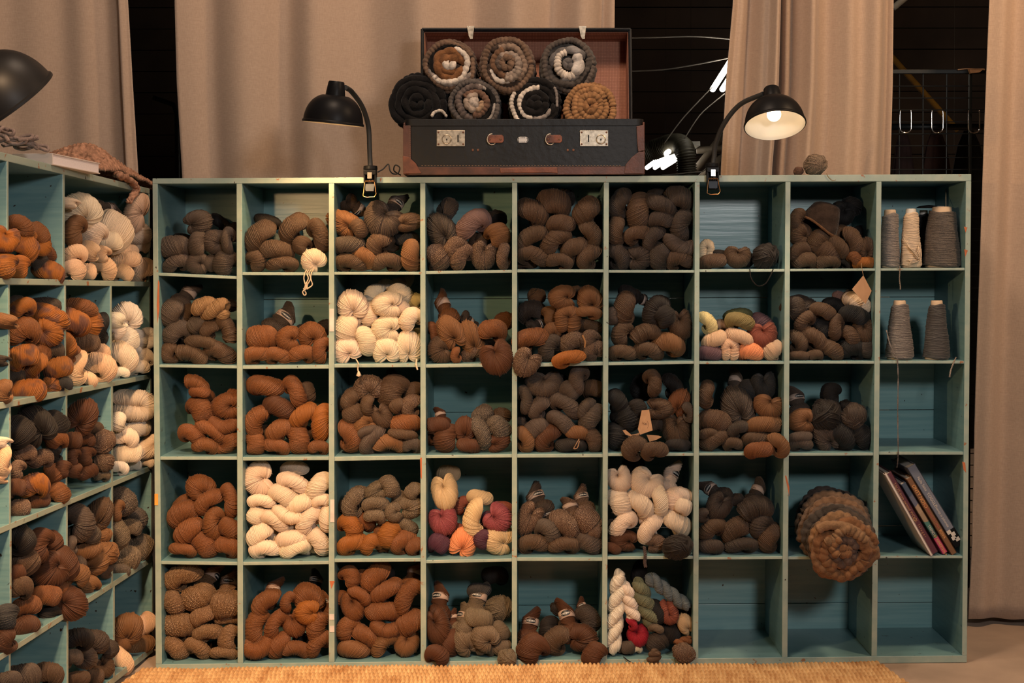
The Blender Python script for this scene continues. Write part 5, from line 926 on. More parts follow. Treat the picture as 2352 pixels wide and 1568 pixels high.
roll(1305, 150, 62, YF, .20, 'wool roll upper right in the suitcase, grey with a white loop', (.13, .115, .105),
     [((.13, .105, .09), .90, .90, 0, 360, .11, .15, 0), (BK, .80, .80, -110, 70, .07, .4, .05), ((.10, .085, .075), .72, .72, 180, 380, .13, .2, .05), (GY, .60, .55, 20, 190, .16, .4, .08), (WH, .44, .40, 95, 300, .13, .13, .2), ((.55, .50, .46), .34, .45, -70, 60, .20, .6, .14), (GY, .12, .08, 0, 400, .14, .5, .16), ((.33, .31, .30), .55, .55, 40, 100, .15, .5, .2), ((.24, .22, .21), .50, .50, -120, -40, .15, .3, .1)])
roll(960, 236, 66, .055, .16, 'shaggy black wool roll bulging over the left end of the suitcase', BK,
     [(BK, .88, .86, 0, 370, .13, .6, 0), (BK, .68, .62, 20, 420, .13, .6, .05), (BK, .45, .40, 0, 380, .14, .6, .08), (BK, .22, .12, 0, 420, .14, .6, .1)], (-.15, -1, -.02))
roll(1090, 238, 57, .03, .20, 'wool roll lower left in the suitcase, grey with a pale pink-beige centre', (.13, .11, .10),
     [((.13, .11, .10), .90, .90, 0, 360, .11, .15, 0), (BK, .72, .74, -100, 60, .10, .4, .04), ((.40, .35, .31), .80, .78, -60, 80, .06, .2, .08), ((.17, .13, .115), .66, .62, 60, 280, .14, .18, .06), ((.23, .13, .09), .48, .44, -100, 150, .14, .16, .12), ((.46, .36, .29), .30, .26, 60, 330, .14, .22, .18), ((.50, .42, .36), .10, .05, 0, 400, .15, .4, .2), ((.42, .28, .18), .34, .3, -80, 20, .10, .2, .2)])
roll(1228, 238, 58, .03, .20, 'black wool roll lower middle in the suitcase with white crescent strands', (.016, .013, .012),
     [(BK, .90, .90, 0, 360, .12, .3, 0), (WH, .92, .88, 150, 265, .08, .14, .10), (BK, .72, .70, 0, 360, .11, .4, .02), (WH, .60, .58, 70, 262, .11, .16, .10), (BK, .44, .38, 0, 370, .15, .4, .08), (BK, .20, .12, 0, 400, .16, .4, .12), ((.36, .31, .28), .62, .62, -100, -20, .09, .2, .1), ((.3, .26, .24), .95, .95, -10, 40, .05, .14, .1)])
roll(1356, 246, 57, .03, .20, 'rust-orange wool roll lower right in the suitcase', (.33, .16, .07),
     [(TN, .90, .88, 0, 360, .13, .15, 0), (TN, .68, .64, 30, 390, .14, .15, .05), (TN, .45, .40, 0, 380, .14, .16, .1), ((.36, .18, .08), .24, .14, 0, 420, .14, .17, .14), (TN, 1.02, .95, 185, 262, .13, .13, .25)])
g = G(); coil(g, at(1010, 272, .02), (Vector((1, 0, 0)), Vector((0, 0, 1)), Vector((0, -1, 0))), .018, .020, 10, 170, .004, .008, 5, 0, 30); tag(g.build('wool_tuft', woolc(WH), None, True), 'cream tuft of wool peeping over the suitcase rim beside the black roll', 'wool')
# ---------------------------------------------------------------- the big roll in column eight
def big_roll():
    p1 = at(1938, 1262, -.13); p0 = at(1905, 1185, .15); w_ = (p1-p0).normalized(); u = Vector((1, 0, .12)); u = (u-w_*u.dot(w_)).normalized(); v = w_.cross(u); v = v if v.z > 0 else -v
    e = empty('wool_roll', p0, 'huge shaggy brown wool roll sticking out of column eight above the empty bottom row', 'wool roll'); off = p0.copy(); Ln = (p1-p0).length
    def put(g, col):
        g.v = [p-off for p in g.v]; return g.build('wool_strand', woolc(col), e, True)
    cols = [(.13, .10, .09), (.12, .09, .075), (.03, .025, .023), (.035, .028, .025), (.20, .125, .08), (.19, .12, .08), (.23, .13, .075), (.17, .11, .08), (.07, .055, .045), (.09, .065, .05), (.30, .165, .085), (.27, .14, .07)]
    n = len(cols)
    g = G(); A = Matrix.Translation(p0) @ Matrix((u, v, w_)).transposed().to_4x4(); g.lathe([(.0005, 0), (.055, .0), (.062, Ln*.5), (.068, Ln*.9), (.06, Ln), (.0005, Ln)], 40, A); g.v = [p-off for p in g.v]; g.build('wool_core', woolc((.12, .08, .06)), e, True)
    for i, c_ in enumerate(cols):
        t = (i+.5)/n; cc = p0+w_*(Ln*t)+v*(.004*math.sin(i*2.1)); R = .066+.012*math.sin(PI*min(1, t*1.2))+.003*math.sin(i*1.7)
        g = G(); ww = (w_+u*.10*math.sin(i*1.3)+v*.25).normalized(); uu = (u-ww*u.dot(ww)).normalized(); vv = ww.cross(uu); vv = vv if vv.z > 0 else -vv
        coil(g, cc, (uu, vv, ww), R, R+.003, -10+i*40, 352+i*40, .0135+.002*math.sin(i*3.3), .018, 40+i, 0, 130, .055); put(g, c_)
    cf = p1; A3 = (u, v, w_)
    for (c_, r0, r1, a0, a1, tr, bead, lift) in [((.26, .12, .055), .062, .060, 0, 365, .014, .016, -.004), ((.28, .13, .06), .044, .040, -30, 345, .0135, .016, .006), ((.16, .10, .075), .026, .024, 10, 380, .013, .016, .010), ((.30, .145, .07), .010, .006, 0, 360, .012, .016, .016),
                                                 ((.30, .15, .07), .034, .020, 100, 200, .010, .014, .022), ((.27, .13, .06), .052, .056, 200, 330, .013, .018, .010), ((.30, .17, .09), .048, .054, 20, 150, .012, .012, .014)]:
        g = G(); coil(g, cf, A3, r0, r1, a0, a1, tr, bead, int(r0*900), lift, 110, .16); put(g, c_)
    g = G(); P, rr = bumpy([tuple(p) for p in spline([at(1875, 1216, -.13), at(1905, 1206, -.14), at(1950, 1212, -.145), at(1985, 1235, -.14), at(2008, 1262, -.13), at(2010, 1283, -.12)], 60)], .0125, .018, 3, amp=.12); g.tube(P, rr, 14); put(g, (.32, .18, .095))
big_roll()
# ---------------------------------------------------------------- yarn cones
def cone_mesh(h, rb, rt, sub=5, seg=56, seed=1):
    n = int(h/.0022)*sub; rng = np.random.RandomState(seed); V = np.zeros((n+1, seg, 3)); U = np.zeros((n+1, seg, 2)); ph = np.linspace(0, 2*PI, seg, endpoint=False)
    so_ = rng.randn(n//sub+2)*.00035
    for i in range(n+1):
        t = i/n; f = (i % sub)/sub; s = i//sub; z = t*h+.0030*np.sin(ph*1+s*.9)+.0022*np.sin(ph*2-s*.7+1); r = rb+(rt-rb)*t**1.05; e = min(t, 1-t)/.02; r -= .004*max(0, 1-e)**2
        r = r+.0007*math.sqrt(max(0, 1-(2*f-1)**2))+so_[s]+.0008*np.sin(ph*3+t*9)
        V[i, :, 0] = r*np.cos(ph); V[i, :, 1] = r*np.sin(ph); V[i, :, 2] = z; U[i, :, 0] = (s+f)*.5; U[i, :, 1] = ph*.8+s*.3
    idx = np.arange((n+1)*seg).reshape(n+1, seg); nx = np.roll(idx, -1, 1); F = np.stack([idx[:-1], nx[:-1], nx[1:], idx[1:]], -1).reshape(-1, 4).tolist()
    F.append(list(reversed(range(seg)))); F.append([n*seg+k for k in range(seg)])
    return V.reshape(-1, 3), F, U.reshape(-1, 2)
M_CARD = plain('cone_cardboard', (.55, .40, .27), .8, 0, .08); M_PLAS = plain('white_plastic_cone', (.62, .58, .52), .4, 0, .03)
def cone(px, ybot, ytop, wb, wt, Y, tex, col, core, label, disc=True, seed=1):
    b = at(px, ybot, Y); h = (ybot-ytop)*ppm(Y); rb = wb/2*ppm(Y); rt = wt/2*ppm(Y); zf = 0
    e = empty('yarn_cone', b, label, 'yarn cone', 'cones of yarn in column nine')
    V, F, U = cone_mesh(h*.88, rb, rt, seed=seed); o = obj('wound_yarn', V, F, YM[tex, 'obj'], e, True, U); o.location = (0, 0, h*.035); o.color = (*col, 1)
    g = G(); g.lathe([(.0005, 0), (rb*.86, 0), (rb*.88, h*.02), (rb*.86, h*.045), (rb*.6, h*.05)], 40); g.build('cone_base', M_CARD, e, True)
    g = G(); g.lathe([(rt*.80, h*.86), (rt*.72, h*.985), (rt*.66, h), (rt*.55, h), (rt*.55, h*.9)], 40); g.build('cone_tip', core, e, True)
    return e, h, rb, rt
BKT, GT, CRM = (.045, .04, .04), (.10, .09, .085), (.66, .50, .35)
def fz(r, c, x): return at(x, floor_y(r, c, x), .001).z+.0005
def cone_at(r, x, wpx, hpx, wt, Y, *a, **k):
    S = ppm(Y); d = ray(x, 600); X = (at(x, 600, Y)).x; z = fz(r, 8, x); zpx = None
    b = Vector((X, Y, z)); 
    # pixel height of its foot
    v = np.array(b)-CAM; yb = CY-FP*(v@UP)/(v@FW)
    return cone(x, yb, yb-hpx, wpx, wt, Y, *a, **k)
cone_at(0, 2044, 44, 134, 36, .045, 2, (.17, .15, .14), M_CARD, 'grey and white marled yarn cone, leftmost on the top shelf of column nine', seed=2)
cone_at(0, 2092, 50, 136, 32, .05, 0, CRM, M_PLAS, 'cream yarn cone with loose loops, second on the top shelf of column nine', seed=3)
cone_at(0, 2121, 40, 132, 26, .15, 0, (.02, .02, .022), M_PLAS, 'black yarn cone hidden behind between the cream and the wide dark cone', seed=4)
cone_at(0, 2163, 88, 140, 60, .06, 2, (.05, .042, .04), M_CARD, 'widest dark flecked yarn cone at the right on the top shelf of column nine', seed=5)
cone_at(1, 2066, 66, 136, 38, .045, 2, (.12, .105, .10), M_CARD, 'grey-white flecked yarn cone, left of the pair in column nine', seed=6)
cone_at(1, 2151, 62, 136, 36, .045, 1, (.05, .046, .046), M_CARD, 'charcoal yarn cone, right of the pair in column nine', seed=7)
g = G(); c0 = at(2100, 588, .02)
for s in range(5): g.tube(spline([at(2075+s*3, 545+s*6, .022), at(2090+s*4, 570+s*5, .010), at(2106+s*2, 580+s*4, .010), at(2112, 560+s*8, .02), at(2116-s*2, 590+s*3, .02), at(2100-s*3, 603+s*1, .015), at(2085+s*3, 596, .015)], 36), .0011, 6)
o = g.build('loose_yarn_loop', woolc(CRM), None, True); tag(o, 'loose cream yarn loops falling over the front of the cream cone', 'yarn')
g = G(); g.lathe([(.0005, .006), (.022, .004), (.030, 0), (.0005, 0)], 24, Matrix.Translation(at(2133, 477, .10)) @ Matrix.Diagonal((1.1, .8, 1.2, 1))); tag(g.build('dark_dish', M_BLK, None, True), 'small dark lid lying on top of the yarn cones in column nine', 'lid')
g = G(); g.prism([at(2146, 474, .09), at(2168, 474, .09), at(2180, 481, .06), at(2150, 480, .06)], (0, 0, .0015)); tag(g.build('paper_slip', plain('white_paper', (.7, .66, .62), .8)), 'white paper slip lying on the widest yarn cone', 'paper')
g = G(); g.tube([at(2172.5, 425, .2), at(2172.5, 480, .08)], .0012, 6); tag(g.build('knitting_needle', M_CARD), 'thin wooden needle standing up out of the widest yarn cone', 'needle')
# strings
def strand(pts, r, mcol, label, name='yarn_end', twist=0):
    P = spline(pts, 60); g = G()
    if twist:
        for q in (0, PI): g.tube([p+Vector((math.cos(i*twist+q), math.sin(i*twist+q)*.6, 0))*r*.8 for i, p in enumerate(P)], r*.8, 6)
    else: g.tube(P, r, 7)
    return tag(g.build(name, woolc(mcol), None, True), label, 'yarn')
CW = (.72, .56, .40)
g = G()
for s in range(4):
    x = 698+s*5; g.tube(spline([at(x+6, 620, .01), at(x+2, 628, -.008), at(x+6*math.sin(s), 640, -.010), at(x+4*math.cos(s*2), 655, -.010), at(706-s*2, 664, -.010), at(704, 648, -.012)], 30), .0016, 7)
g.tube(spline([at(706, 655, -.01), at(702, 664, -.012), at(695, 670, -.010), at(699, 678, -.010), at(703, 674, -.008), at(697, 662, -.010)], 30), .0016, 7)
tag(g.build('yarn_end', woolc(CW), None, True), 'cream yarn tail hanging below the cream skein in the second column', 'yarn')
strand([at(818, 825, -.004), at(823, 835, -.012), at(822, 848, -.012), at(824, 858, -.012)], .0017, CW, 'cream yarn tail hanging from the white skeins into the third row')
g = G(); g.lathe([(.0005, .012), (.003, .008), (.007, 0), (.0005, -.004)], 10, Matrix.Translation(at(824, 862, -.012))); tag(g.build('yarn_tuft', woolc(CW), None, True), 'cream tuft at the end of the hanging tail in column three', 'yarn')
strand([at(957, 825, -.002), at(956, 836, -.010), at(957, 842, -.010), at(959, 849, -.010)], .0022, CW, 'short cream yarn tuft hanging at the divider below the white skeins')
strand([at(2066, 610, .0), at(2067, 622, -.006), at(2066, 640, -.007), at(2068, 658, -.007), at(2068, 665, -.007)], .0011, (.30, .24, .19), 'grey yarn end hanging from the leftmost cone on the top shelf', twist=.9)
strand([at(2036, 758, .012), at(2044, 790, .0), at(2057, 818, -.004), at(2061, 826, -.008), at(2063, 870, -.010), at(2062, 950, -.011), at(2063, 1030, -.010), at(2062, 1060, .01), at(2060, 1074, .03)], .0012, (.24, .20, .18), 'long grey twisted yarn hanging from the left cone down through the third row', twist=.8)
strand([at(2196, 820, -.004), at(2190, 834, -.008), at(2184, 850, -.009), at(2181, 866, -.009)], .0014, (.42, .34, .28), 'short beige yarn end hanging off the second shelf at far right', twist=.8)
strand([at(1722, 618, -.004), at(1726, 640, -.008), at(1740, 656, -.009), at(1757, 652, -.009), at(1768, 636, -.008), at(1776, 618, -.004)], .0014, (.02, .016, .015), 'dark yarn loop sagging below the black ball in column seven')
strand([at(1480, 1255, .01), at(1482, 1275, -.010), at(1481, 1290, -.011), at(1483, 1302, -.011)], .0030, (.10, .07, .06), 'dark tweed yarn end hanging under the cream skeins in column six', twist=.7)
strand([at(1330, 1008, -.004), at(1322, 1022, -.012), at(1318, 1030, -.013), at(1326, 1028, -.012), at(1331, 1012, -.008)], .0012, (.42, .23, .13), 'small tan yarn loop hanging in front of the third row, column five')
strand([at(1338, 770, -.008), at(1344, 785, -.012), at(1343, 798, -.012)], .0024, (.45, .22, .09), 'bright rust yarn tail on the tweed skeins in column five')
strand([at(1432, 1508, .0), at(1442, 1516, -.012), at(1452, 1522, -.014), at(1462, 1526, -.02)], .0014, (.03, .025, .03), 'dark yarn end trailing over the bottom board of column six')
strand([at(72, 1216, -.95), at(84, 1210, -.95), at(100, 1211, -.95), at(106, 1222, -.95)], .0018, (.13, .05, .02), 'small brown yarn loop above the dark skeins of the side-on shelf') if False else None
# paper tags
M_KRAFT = plain('kraft_paper', (.42, .23, .12), .8, 0, .12); M_KP = plain('brown_print', (.10, .04, .02), .7)
def sheet(name, pts, Y, label, cat='tag', th=.0006, dy=None):
    P = [at(px, py, Y+(dy[i] if dy else 0)) for i, (px, py) in enumerate(pts)]; g = G(); g.prism(P, (0, th, 0)); return tag(g.build(name, M_KRAFT), label, cat)
sheet('paper_tag', [(1983, 632), (2002, 668), (1988, 698), (1957, 664)], -.012, 'brown kraft paper tag hanging corner-down below column eight top shelf', dy=[0, .006, .0, -.004])
strand([at(1978, 604, .0), at(1980, 618, -.010), at(1983, 633, -.012)], .0007, (.45, .28, .15), 'thin string holding the brown paper tag in column eight', 'string')
tgo = sheet('paper_tag', [(1474, 942), (1491, 940.5), (1499, 988), (1470, 998), (1465, 985)], -.004, 'upright brown paper tag with round stamp among the dark skeins', dy=[0, 0, -.006, -.008, -.004])
def txt(s, px, py, Y, size, mat, par, ang=0.0, name='lettering', al='CENTER', xs=1.0):
    cu = bpy.data.curves.new(name, 'FONT'); cu.body = s; cu.size = size; cu.align_x = al; cu.align_y = 'CENTER'; cu.extrude = .00015
    cu.materials.append(mat); o = bpy.data.objects.new(name, cu); C.objects.link(o); p = at(px, py, Y)
    o.matrix_world = Matrix.Translation(p) @ Matrix.Rotation(R_(-ang), 4, 'Y') @ Matrix.Rotation(R_(90), 4, 'X') @ Matrix.Diagonal((xs, 1, 1, 1))
    if par:
        o.parent = par; o.matrix_parent_inverse = Matrix.Identity(4)
    return to_mesh(o, mat)
txt('LLA', 1480, 972, -.0095, .0075, M_KP, tgo, -18)
g = G(); g.tube([at(1476+13*math.cos(a), 975+15*math.sin(a), -.0095) for a in np.linspace(-.6, 1.5, 14)], .0003, 5); o = g.build('stamp_ring', M_KP); o.parent = tgo
sheet('paper_tag', [(1430, 988), (1437, 987), (1450, 998), (1462, 996), (1474, 990), (1466, 1000), (1450, 1002), (1437, 998)], -.006, 'curled brown paper tag lying left of the upright stamped tag')
sheet('paper_tag', [(1485, 998), (1512, 1000), (1520, 1003), (1507, 1010), (1492, 1014)], -.006, 'folded brown paper tag below the upright stamped tag')
# ---------------------------------------------------------------- knitted cap in column eight
def cap_():
    c = at(1882, 522, .03); V, F = [], []; nu, nv = 72, 22; S = ppm(.03)
    for j in range(nv+1):
        t = j/nv
        for i in range(nu):
            a = 2*PI*i/nu; r = 44*S*(1-.42*t**1.6) if t < .8 else 44*S*(1-.42*.8**1.6)*max(.02, math.sqrt(max(0, 1-((t-.8)/.2)**2)))
            rib = .0012*(1 if i % 2 else -1); x = (r+rib)*math.cos(a)*1.0+.012*t; y = (r*.62+rib)*math.sin(a)+.02; z = (t*62-(10*math.cos(a)-2)*(1-t))*S+.006*math.sin(a*2)*(1-t)
            V.append(c+Vector((x, y, z)))
    for j in range(nv):
        for i in range(nu): F.append((j*nu+i, j*nu+(i+1) % nu, (j+1)*nu+(i+1) % nu, (j+1)*nu+i))
    e = empty('knitted_hat', c, 'folded brown-grey knitted hat lying on the skeins in column eight', 'hat', None, (0, 0, 0))
    o = obj('crown', [v-c for v in V], F, woolc((.06, .04, .03)), e, True); rim = []
    for i in range(49):
        a = 2*PI*i/48; rim.append(c+Vector((44.5*S*math.cos(a), 28*S*math.sin(a)+.02, (-(10*math.cos(a)-2))*S+.006*math.sin(a*2))))
    P, rr = bumpy(rim, .0032, .005, 4); g = G(); g.tube([p-c for p in P], rr, 10); g.build('rolled_rim', woolc((.22, .11, .055)), e, True)
    e.rotation_euler = (0, R_(14), 0)
cap_()
# little yarn ball on the shelf top
def wound(c, r, col, tex, label, name='yarn_ball'):
    me, ext = PROTO['e'][0]; o = bpy.data.objects.new(name, me); C.objects.link(o); o.color = (*col, 1); o.material_slots[0].link = 'OBJECT'; o.material_slots[0].material = YM[tex, 'obj']
    o.matrix_world = Matrix.Translation(c) @ Matrix.Rotation(.5, 4, 'Y') @ Matrix.Diagonal((2*r/ext[0], 2*r/ext[0]*.9, 2*r/ext[2], 1)); return tag(o, label, 'yarn')
tz = at(1870, 402.5, 0).z
c = at(1872, 375, .04); wound(Vector((c.x, .035, tz+.0285)), .029, (.13, .085, .055), 2, 'brown flecked yarn ball sitting on the long shelf top below the lamp')
c = at(1834, 389, .04); wound(Vector((c.x, .04, tz+.0125)), .0125, (.11, .05, .03), 0, 'tiny brown yarn ball beside the flecked ball on the shelf top')
strand([at(1898, 398, -.003), at(1903, 406, -.003), at(1912, 414, -.003), at(1920, 413, -.003)], .0008, (.45, .33, .22), 'thin loose yarn end drooping over the shelf top edge')
# ---------------------------------------------------------------- books in column nine
def pagem():
    return plain('book_pages', (.60, .52, .45), .85, 0, .08, 300)
M_PG = pagem()
def book(bx, by, ang, ln, th, dep, Y, cmat, label, texts, extra=None):
    """bx,by pixel of the spine's foot centre; ang lean to the left in degrees"""
    S = ppm(Y); p = at(bx, by, Y); e = empty('book', p, label, 'book', 'books leaning in column nine'); e.rotation_euler = (0, R_(-ang), 0); L_ = ln*S; T = th*S
    g = G(); g.box((0, .0016, L_/2), (T, .0032, L_)); g.box((-T/2+.0012, dep/2, L_/2), (.0024, dep, L_)); g.box((T/2-.0012, dep/2, L_/2), (.0024, dep, L_)); g.build('cover', cmat, e, False, .0008)
    g = G(); g.box((0, dep/2-.001, L_/2), (T-.005, dep-.006, L_-.006)); g.build('pages', M_PG, e)
    for (s, t0, size, m) in texts:
        cu = bpy.data.curves.new('spine_lettering', 'FONT'); cu.body = s; cu.size = size; cu.align_x = 'LEFT'; cu.align_y = 'CENTER'; cu.extrude = .0001; cu.materials.append(m)
        o = bpy.data.objects.new('spine_lettering', cu); C.objects.link(o); o.parent = e; o.matrix_basis = Matrix.Translation((0, -.0003, L_*(1-t0))) @ Matrix.Rotation(R_(90), 4, 'Y') @ Matrix.Rotation(R_(90), 4, 'X'); to_mesh(o, m)
    return e, L_, T
def prt(n, c): return plain(n, c, .6, 0, .02)
GOLD = prt('gold_print', (.42, .22, .10)); CRP = prt('cream_print', (.60, .52, .45)); ORP = prt('orange_print', (.75, .33, .10)); YLP = prt('yellow_print', (.55, .42, .12))
def artmat():
    m, nt, b = new_mat('patchwork_spine'); L = nt.links; tc = N(nt, 'ShaderNodeTexCoord'); sp = N(nt, 'ShaderNodeSeparateXYZ'); L.new(tc.outputs['Object'], sp.inputs[0])
    mr_ = N(nt, 'ShaderNodeMapRange', n_1=0, n_2=.21); L.new(sp.outputs['Z'], mr_.inputs[0]); n_ = N(nt, 'ShaderNodeTexNoise', i_Scale=90.0); L.new(tc.outputs['Object'], n_.inputs[0])
    ad = N(nt, 'ShaderNodeMath', operation='MULTIPLY_ADD'); ad.inputs[1].default_value = .08; L.new(n_.outputs['Fac'], ad.inputs[0]); L.new(mr_.outputs[0], ad.inputs[2])
    cr = N(nt, 'ShaderNodeValToRGB'); cr.color_ramp.interpolation = 'CONSTANT'; el = cr.color_ramp.elements; el[0].color = (.48, .06, .13, 1); el[1].position = .26; el[1].color = (.05, .09, .08, 1)
    for p_, c in ((.36, (.06, .16, .13)), (.50, (.30, .20, .12)), (.62, (.36, .24, .15)), (.72, (.11, .11, .15)), (.86, (.05, .07, .11))): q_ = el.new(p_); q_.color = (*c, 1)
    L.new(ad.outputs[0], cr.inputs[0]); L.new(cr.outputs[0], b.inputs['Base Color']); b.inputs['Roughness'].default_value = .5; return m
def whitecov():
    m = plain('pale_book_cover', (.66, .55, .48), .4, 0, .06, 12); return m
book(2140.5, 1276, 29.5, 220, 7, .175, .0, whitecov(), 'thin pale hardcover book at the left of the leaning row, cover facing down', [])
book(2148, 1270, 30.5, 216, 17, .17, .002, prt('maroon_cloth', (.085, .018, .03)), 'maroon cloth book leaning second from left', [('TALES from twisted WOOL', .12, .0100, GOLD), ('o', .55, .018, GOLD), ('I s l a g e r', .64, .009, GOLD)])
book(2171, 1270, 31, 190, 13, .16, .012, artmat(), 'book with a patchwork photo spine, pink at the foot', [('TREND', .60, .0085, CRP), ('BY KERTTU', .74, .0085, YLP), ('LATVALA', .87, .0080, ORP)])
be, bl_, bt_ = book(2192, 1272, 31, 207, 14, .17, .012, prt('brown_gold_spine', (.17, .075, .03)), 'brown and gold spined book fourth in the leaning row', [('ONTT NOSO', .09, .0115, ORP), ('20 DESIGNS IN LIINA', .33, .0082, prt('red_print', (.40, .08, .05))), ('ROVA', .68, .0095, ORP)])
be, bl_, bt_ = book(2203, 1250, 31.5, 215, 22, .17, .024, prt('grey_blue_spine', (.15, .16, .20)), 'grey book with white lettering, rightmost of the leaning row', [('Nalle Saito', .14, .0095, CRP), ('YOGGLE', .34, .0110, CRP), ('Maansja ja jokuneja', .50, .0085, CRP)])
g = G(); g.box((0, .0004, bl_*.09), (bt_*1.02, .0022, bl_*.20)); g.build('dark_foot_band', M_BLK, be)
g = G()
for k, (dx, z0) in enumerate(((-.006, .13), (.001, .09), (-.003, .05), (.004, .02))): g.box((dx, -.0009, bl_*z0+.01), (.011, .0008, .010))
g.build('white_figure', CRP, be)
# ---------------------------------------------------------------- things on the side-on shelf
P_ = [atL(75, 366, .01), atL(118, 391, .012)]
ta = atL(100, 372, -.05); ua = LD.copy(); ra = LN.copy()
def topframe(px, py, off):
    """a frame standing on the side-on shelf's top: x along the shelf, y into it"""
    p = atL(px, py, off); f = LD; n_ = -LN; z_ = f.cross(n_).normalized(); z_ = z_ if z_.z > 0 else -z_; return Matrix.Translation(p) @ Matrix((f, n_, z_)).transposed().to_4x4()
T = topframe(121, 379, .004) @ Matrix.Rotation(R_(-6), 4, 'Z')
bk = empty('book', T.translation, 'pale hardcover book lying flat on the side-on shelf top', 'book'); bk.rotation_euler = T.to_euler()
g = G(); g.box((.118, .045, .0018), (.236, .09, .0025)); g.box((.118, .045, .0242), (.236, .09, .0025)); g.box((.0012, .045, .013), (.0025, .09, .0248)); g.build('cover', whitecov(), bk, False, .0006)
g = G(); g.box((.117, .044, .013), (.230, .084, .0205)); g.build('pages', plain('white_pages', (.80, .70, .68), .8, 0, .05, 400), bk)
# crocheted shawl heaped over the far corner
def shawl():
    V, F = [], []; nu, nv = 170, 90; rng = random.Random(5); T = topframe(250, 408, -.06)
    for j in range(nv+1):
        for i in range(nu+1):
            u, v = i/nu, j/nv; x = -.16+.58*u; hump = .066*math.exp(-((u-.22)/.15)**2)+.040*math.exp(-((u-.45)/.18)**2)+.022*math.exp(-((u-.72)/.2)**2)
            y = (v-.18)*(.24-.14*u); z = hump*max(0, 1-((v-.5)/.52)**2)**.8+.004+.010*math.sin(u*30+v*7)*math.exp(-((v-.4)/.3)**2)
            k = .0048*abs(math.sin(u*nu*.38*PI/2))*abs(math.sin((v*nv*.42+.5*(i//5 % 2))*PI/2)); V.append(T @ Vector((x+.004*math.sin(v*40), y, z+k*1.2+rng.random()*.0012)))
    for j in range(nv):
        for i in range(nu): F.append((j*(nu+1)+i, j*(nu+1)+i+1, (j+1)*(nu+1)+i+1, (j+1)*(nu+1)+i))
    c = T.translation; e = empty('crocheted_shawl', c, 'brown crocheted shawl heaped on the side-on shelf top, corner hanging down', 'shawl')
    m = plain('mohair_stitches', (.36, .19, .12), .95, 0, .5, 90, 1.0, 300, .1); o = obj('shawl_body', [v-c for v in V], F, m, e, True); md = o.modifiers.new('thick', 'SOLIDIFY'); md.thickness = .006
    pts = spline([atL(270, 402, .0), atL(296, 412, .008), atL(309, 424, .012), atL(313, 436, .013), atL(305, 450, .012), atL(296, 464, .008)], 60); g = G()
    for q in range(4): g.tube([p-c+Vector((math.cos(i*.5+q*PI/2)*.005, math.sin(i*.4+q*PI/2)*.005, math.sin(i*.9+q)*.002)) for i, p in enumerate(pts)], [.0068*(1-.55*i/60)*(1+.3*math.sin(i*1.7+q)) for i in range(61)], 10)
    g.build('shawl_corner', m, e, True)
shawl()
g = G(); T2 = topframe(8, 345, -.04); rs = random.Random(2)
for k in range(9):
    a0 = rs.random()*6; g.tube(spline([T2 @ Vector((-.12+.03*k+.02*math.cos(a0+t), .03*math.sin(a0*2+t*1.3)-.01, .010+.014*abs(math.sin(t*1.4+k))+(.012 if k % 2 else 0))) for t in np.linspace(0, 5, 9)], 40), .0036, 8)
tag(g.build('loose_roving', wool('grey_roving', (.24, .17, .14)), None, True), 'grey-brown loose yarn bundle on the side-on shelf top at left edge', 'yarn')
# black marks on the top edge
# ---------------------------------------------------------------- the dark room behind
M_RACK = plain('black_rack_wire', (.012, .014, .014), .5, .4)
YR = .62
def rack():
    p0 = at(2048, 165, YR); p1 = at(2300, 165, YR); zlo = .05; e = empty('grid_rack', ((p0.x+p1.x)/2, YR, 0), 'black wire grid rack standing behind the right end of the long shelf', 'rack'); off = Vector(((p0.x+p1.x)/2, YR, 0))
    xl = at(1960, 165, YR).x; xr = at(2262, 165, YR).x
    g = G(); g.box(((xl+xr)/2, YR, p0.z), (xr-xl, .012, .012)); g.box((at(2228, 300, YR).x, YR, (p0.z+zlo)/2), (.008, .012, p0.z-zlo)); g.v = [v-off for v in g.v]; g.build('rack_frame', M_RACK, e, False, .001)
    g = G(); x = at(2066, 200, YR).x; st = 54.5*ppm(YR)
    for k in range(-2, 5): g.tube([(x+k*st, YR, zlo), (x+k*st, YR, p0.z)], .0022, 6)
    z = at(2100, 198, YR).z; sz = 27.3*ppm(YR); k = 0
    while z > zlo+.01: g.tube([(xl, YR-.003, z), (xr, YR-.003, z)], .0016, 6); z -= sz
    g.v = [v-off for v in g.v]; g.build('wire_grid', M_RACK, e)
rack()
M_CHR = plain('chrome', (.75, .70, .65), .15, 1.0, .05)
for px in (2079, 2152, 2236):
    g = G(); pts = [(px-11, 254), (px-12, 262), (px-12, 285), (px-11, 297), (px-5, 304), (px+5, 304), (px+13, 298), (px+14, 285), (px+14, 262), (px+13, 254)]
    g.tube(spline([at(a, b_, YR-.035) for a, b_ in pts], 50), .0022, 8)
    for q in (px-11, px+13): g.tube([at(q, 254, YR-.035), at(q, 256, YR-.004)], .0022, 8)
    lb = {2079: 'chrome double hook on the wire rack, nearest the curtain', 2152: 'middle chrome double hook on the wire rack', 2236: 'chrome double hook on the wire rack at far right'}[px]
    tag(g.build('double_hook', M_CHR, None, True), lb, 'hook', 'chrome hooks on the wire rack')
g = G(); g.tube(spline([at(2200, 160, YR-.02), at(2225, 158, YR-.02), at(2262, 160, YR-.02)], 12), .0015, 6); g.prism([at(2226, 158, YR-.02), at(2262, 157, YR-.02), at(2250, 166, YR-.02), at(2230, 168, YR-.02)], (0, .02, 0)); tag(g.build('kraft_scrap', M_KRAFT), 'crumpled brown paper lying on the wire rack top', 'paper')
g = G(); zr = at(2150, 300, 1.06).z+.012; xl_, xr_ = at(1990, 300, 1.06).x, at(2330, 300, 1.06).x
